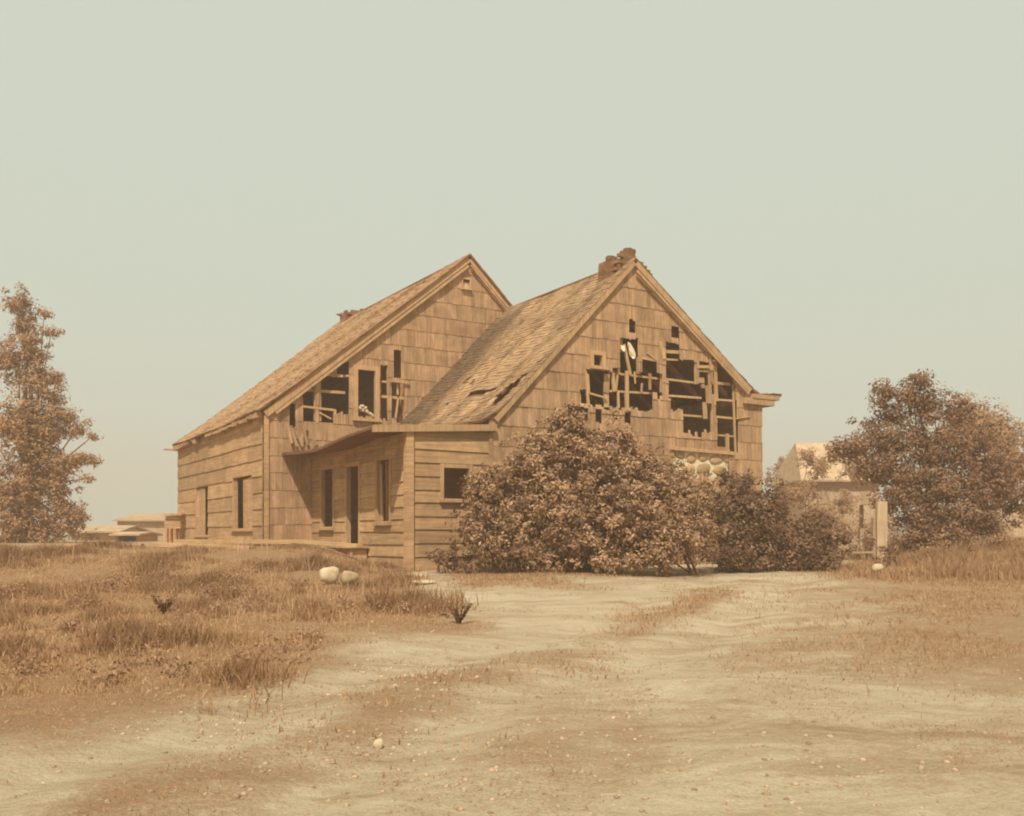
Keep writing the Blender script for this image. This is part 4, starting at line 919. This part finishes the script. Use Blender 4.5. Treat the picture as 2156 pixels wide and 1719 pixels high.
LL = [lob(45, 1100, 42, YL), lob(20, 1130, 36, YL), lob(85, 1130, 30, YL), lob(108, 698, 20, YL, dz=.6), lob(60, 715, 32, YL), lob(62, 752, 28, YL), lob(92, 745, 14, YL), lob(50, 680, 26, YL), lob(118, 790, 20, YL), lob(75, 800, 45, YL), lob(115, 835, 28, YL), lob(60, 880, 60, YL), lob(135, 880, 34, YL), lob(165, 905, 22, YL), lob(90, 940, 45, YL), lob(160, 965, 34, YL, dz=.6), lob(192, 972, 18, YL, dz=.6),
      lob(60, 990, 60, YL), lob(120, 1020, 36, YL), lob(185, 1010, 14, YL, dz=.6), lob(60, 1060, 60, YL), lob(130, 1070, 36, YL), lob(165, 1085, 22, YL), lob(150, 1110, 26, YL), lob(110, 1095, 36, YL), lob(95, 900, 48, YL), lob(110, 985, 45, YL), lob(30, 900, 70, YL), lob(15, 760, 50, YL), lob(20, 1040, 60, YL), lob(195, 920, 7, YL), lob(40, 640, 36, YL), lob(95, 660, 12, YL)]
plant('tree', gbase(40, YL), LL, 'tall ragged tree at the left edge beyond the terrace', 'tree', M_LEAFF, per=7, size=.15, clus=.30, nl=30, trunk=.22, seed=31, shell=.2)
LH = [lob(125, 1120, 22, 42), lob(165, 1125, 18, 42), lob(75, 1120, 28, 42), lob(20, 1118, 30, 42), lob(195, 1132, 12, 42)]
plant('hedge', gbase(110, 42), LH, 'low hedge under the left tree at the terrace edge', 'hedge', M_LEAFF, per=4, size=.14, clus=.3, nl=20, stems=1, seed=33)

# ------------------------------------------------------------ far buildings and fences
def shed(name, px0, px1, ytop, ybot, Y, depth, label, cat, roofh=0, m=M_FARWALL, slope='flat', open_=None, parts=True, ang=0):
    a = at(px0, ytop, Y); c = at(px1, ybot, Y); W_ = c.x - a.x; Hh = a.z - c.z
    root = empty(name, (a.x, Y, c.z - .2), ang); tag(root, label, cat)
    b = MB(); wl_ = Hh - roofh
    def wallb(x0, x1, z0, z1): b.box(x0, x1, 0, .1, z0, z1)
    if open_:
        wallb(0, open_[0] * W_, 0, wl_ + .2); wallb(open_[1] * W_, W_, 0, wl_ + .2); wallb(open_[0] * W_ + .001, open_[1] * W_ - .001, open_[2] * wl_ + .2, wl_ + .195)
    else: wallb(0, W_, 0, wl_ + .2)
    b.box(0, W_, depth, depth + .1, 0, wl_ + .2); b.box(.003, .1, .101, depth - .001, 0, wl_ + .19); b.box(W_ - .1, W_ - .003, .101, depth - .001, 0, wl_ + .19)
    def P(o): o.matrix_basis = Matrix.Identity(4); return o
    P(b.build('wall', m, root))
    r_ = MB(); z0 = wl_ + .21
    if roofh > 0:
        r_.hexa([(-.2, -.3, z0 - .08), (W_ + .2, -.3, z0 - .08), (W_ + .2, depth / 2, z0 + roofh - .08), (-.2, depth / 2, z0 + roofh - .08), (-.2, -.3, z0), (W_ + .2, -.3, z0), (W_ + .2, depth / 2, z0 + roofh), (-.2, depth / 2, z0 + roofh)])
        r_.hexa([(-.2, depth / 2 + .002, z0 + roofh - .08), (W_ + .2, depth / 2 + .002, z0 + roofh - .08), (W_ + .2, depth + .3, z0 - .08), (-.2, depth + .3, z0 - .08), (-.2, depth / 2 + .002, z0 + roofh), (W_ + .2, depth / 2 + .002, z0 + roofh), (W_ + .2, depth + .3, z0), (-.2, depth + .3, z0)])
        g = MB()
        for xg in (0, W_ - .1): g.hexa([(xg, 0, z0 - .02), (xg + .1, 0, z0 - .02), (xg + .1, depth, z0 - .02), (xg, depth, z0 - .02), (xg, depth / 2 - .02, z0 + roofh - .1), (xg + .1, depth / 2 - .02, z0 + roofh - .1), (xg + .1, depth / 2 + .02, z0 + roofh - .1), (xg, depth / 2 + .02, z0 + roofh - .1)])
        P(g.build('gable', m, root))
    else: r_.box(-.15, W_ + .15, -.2, depth + .2, z0, z0 + .12)
    P(r_.build('roof', M_FARROOF, root)); return root, W_, wl_
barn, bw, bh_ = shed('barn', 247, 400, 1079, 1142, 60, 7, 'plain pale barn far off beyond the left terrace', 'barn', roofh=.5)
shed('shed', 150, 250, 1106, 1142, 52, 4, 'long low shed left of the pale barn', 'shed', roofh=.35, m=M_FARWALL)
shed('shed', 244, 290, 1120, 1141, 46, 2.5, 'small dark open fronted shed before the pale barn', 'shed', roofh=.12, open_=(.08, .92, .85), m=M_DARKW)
# boarded lean-to behind the long left wall
lt = empty('lean_to', at(362, 1140, 33.5)); tag(lt, 'rickety open lean-to of boards at the far end of the long left wall', 'lean-to')
def wb(parent, name, m, px0, px1, py0, py1, Y, d):
    a = at(px0, py0, Y); c = at(px1, py1, Y); b = MB(); o = parent.location
    b.box(a.x - o.x, c.x - o.x, Y - o.y, Y - o.y + d, c.z - o.z, a.z - o.z, .008); q = b.build(name, m, parent); q.matrix_basis = Matrix.Identity(4); return q
for k in range(5): wb(lt, 'board', M_CLAP, 347 - k * .5, 380, 1087 + k * 5.4 , 1091.5 + k * 5.4, 33.5 - k * .03, .05)
for px in (349, 359, 370): wb(lt, 'post', M_CLAP, px, px + 3.5, 1112, 1145, 33.7, .1)
wb(lt, 'back_panel', M_DARKW, 349, 379, 1100, 1144, 34.6, .05); wb(lt, 'roof', M_CLAP, 344, 382, 1082, 1085.5, 33.3, 1.4)
# far pale house at right
fh, fw, fhh = shed('house', 1693, 1850, 1012, 1165, 54, 6, 'far pale house with steep roof seen between bushes and the right tree', 'house', roofh=0, m=M_FARWALL)
for o in list(fh.children):
    if o.name.startswith('roof'): bpy.data.objects.remove(o)
b = MB(); W_ = fw; z0 = fhh + .21
b.hexa([(-.3, -.4, z0 - .1), (W_ + .3, -.4, z0 - .1), (W_ - .6, 3, z0 + 2.3), (.4, 3, z0 + 2.3), (-.3, -.4, z0), (W_ + .3, -.4, z0), (W_ - .6, 3, z0 + 2.4), (.4, 3, z0 + 2.4)])
b.hexa([(.4, 3.01, z0 + 2.3), (W_ - .6, 3.01, z0 + 2.3), (W_ + .3, 6.4, z0 - .1), (-.3, 6.4, z0 - .1), (.4, 3.01, z0 + 2.4), (W_ - .6, 3.01, z0 + 2.4), (W_ + .3, 6.4, z0), (-.3, 6.4, z0)])
b.hexa([(-.3, -.39, z0 - .1), (.4, 3, z0 + 2.3), (.4, 3.01, z0 + 2.3), (-.3, 6.39, z0 - .1), (-.31, -.39, z0), (.39, 3, z0 + 2.39), (.39, 3.01, z0 + 2.39), (-.31, 6.39, z0)])
o = b.build('roof', M_FARROOF, fh); o.matrix_basis = Matrix.Identity(4)
M_FARDARK = simple('far_window', (.34, .25, .16), (.40, .30, .19), 3)  # window colour lightened so the far house fades as if in haze
for xw in (.9, 2.1, 3.2):
    b = MB(); b.box(xw, xw + .55, -.03, -.004, fhh - 1.15, fhh - .15); o = b.build('window', M_FARDARK, fh); o.matrix_basis = Matrix.Identity(4)
def post(px0, px1, py0, py1, Y, label, name='fence_post', group='pale posts left of the right tree', d=.12):
    x0 = (px0 - CX) / F * Y; x1 = (px1 - CX) / F * Y; z1_ = (HZ - py0) / F * Y; zb = gz((x0 + x1) / 2, Y) - .2
    b = MB(); b.box(x0, x1, Y, Y + d, zb, z1_, .012); o = b.build(name, M_PALEW); return tag(o, label, 'post', group)
post(1812, 1819, 1064, 1115, 27.5, 'thin pale post, left one of the posts beside the right tree')
post(1847, 1868, 1056, 1126, 24.5, 'thick pale post nearest the right tree trunk')
post(1838, 1844, 1090, 1120, 26.5, 'short thin pale post between the thin and the thick one')
lying('rail', 1792, 1164, 1840, 1163, 24.0, 24.2, .06, .05, 'pale thin rail lying low in the weeds before the posts', 'rail', m=M_PALEW)
a = at(2042, 1074, 29.5); fp = empty('board_fence', (a.x, 29.5, gz(a.x, 29.5))); tag(fp, 'pale board fence section half hidden by the right tree', 'fence')
for k in range(10):
    b = MB(); b.box(k * .19, k * .19 + .18, 0, .03, -.2, a.z - fp.location.z + R.uniform(-.03, .03)); o = b.build('board', M_PALEW, fp); o.matrix_basis = Matrix.Identity(4)
b = MB(); b.box(0, 1.9, .032, .09, .5, .6); o = b.build('rail', M_PALEW, fp); o.matrix_basis = Matrix.Identity(4)
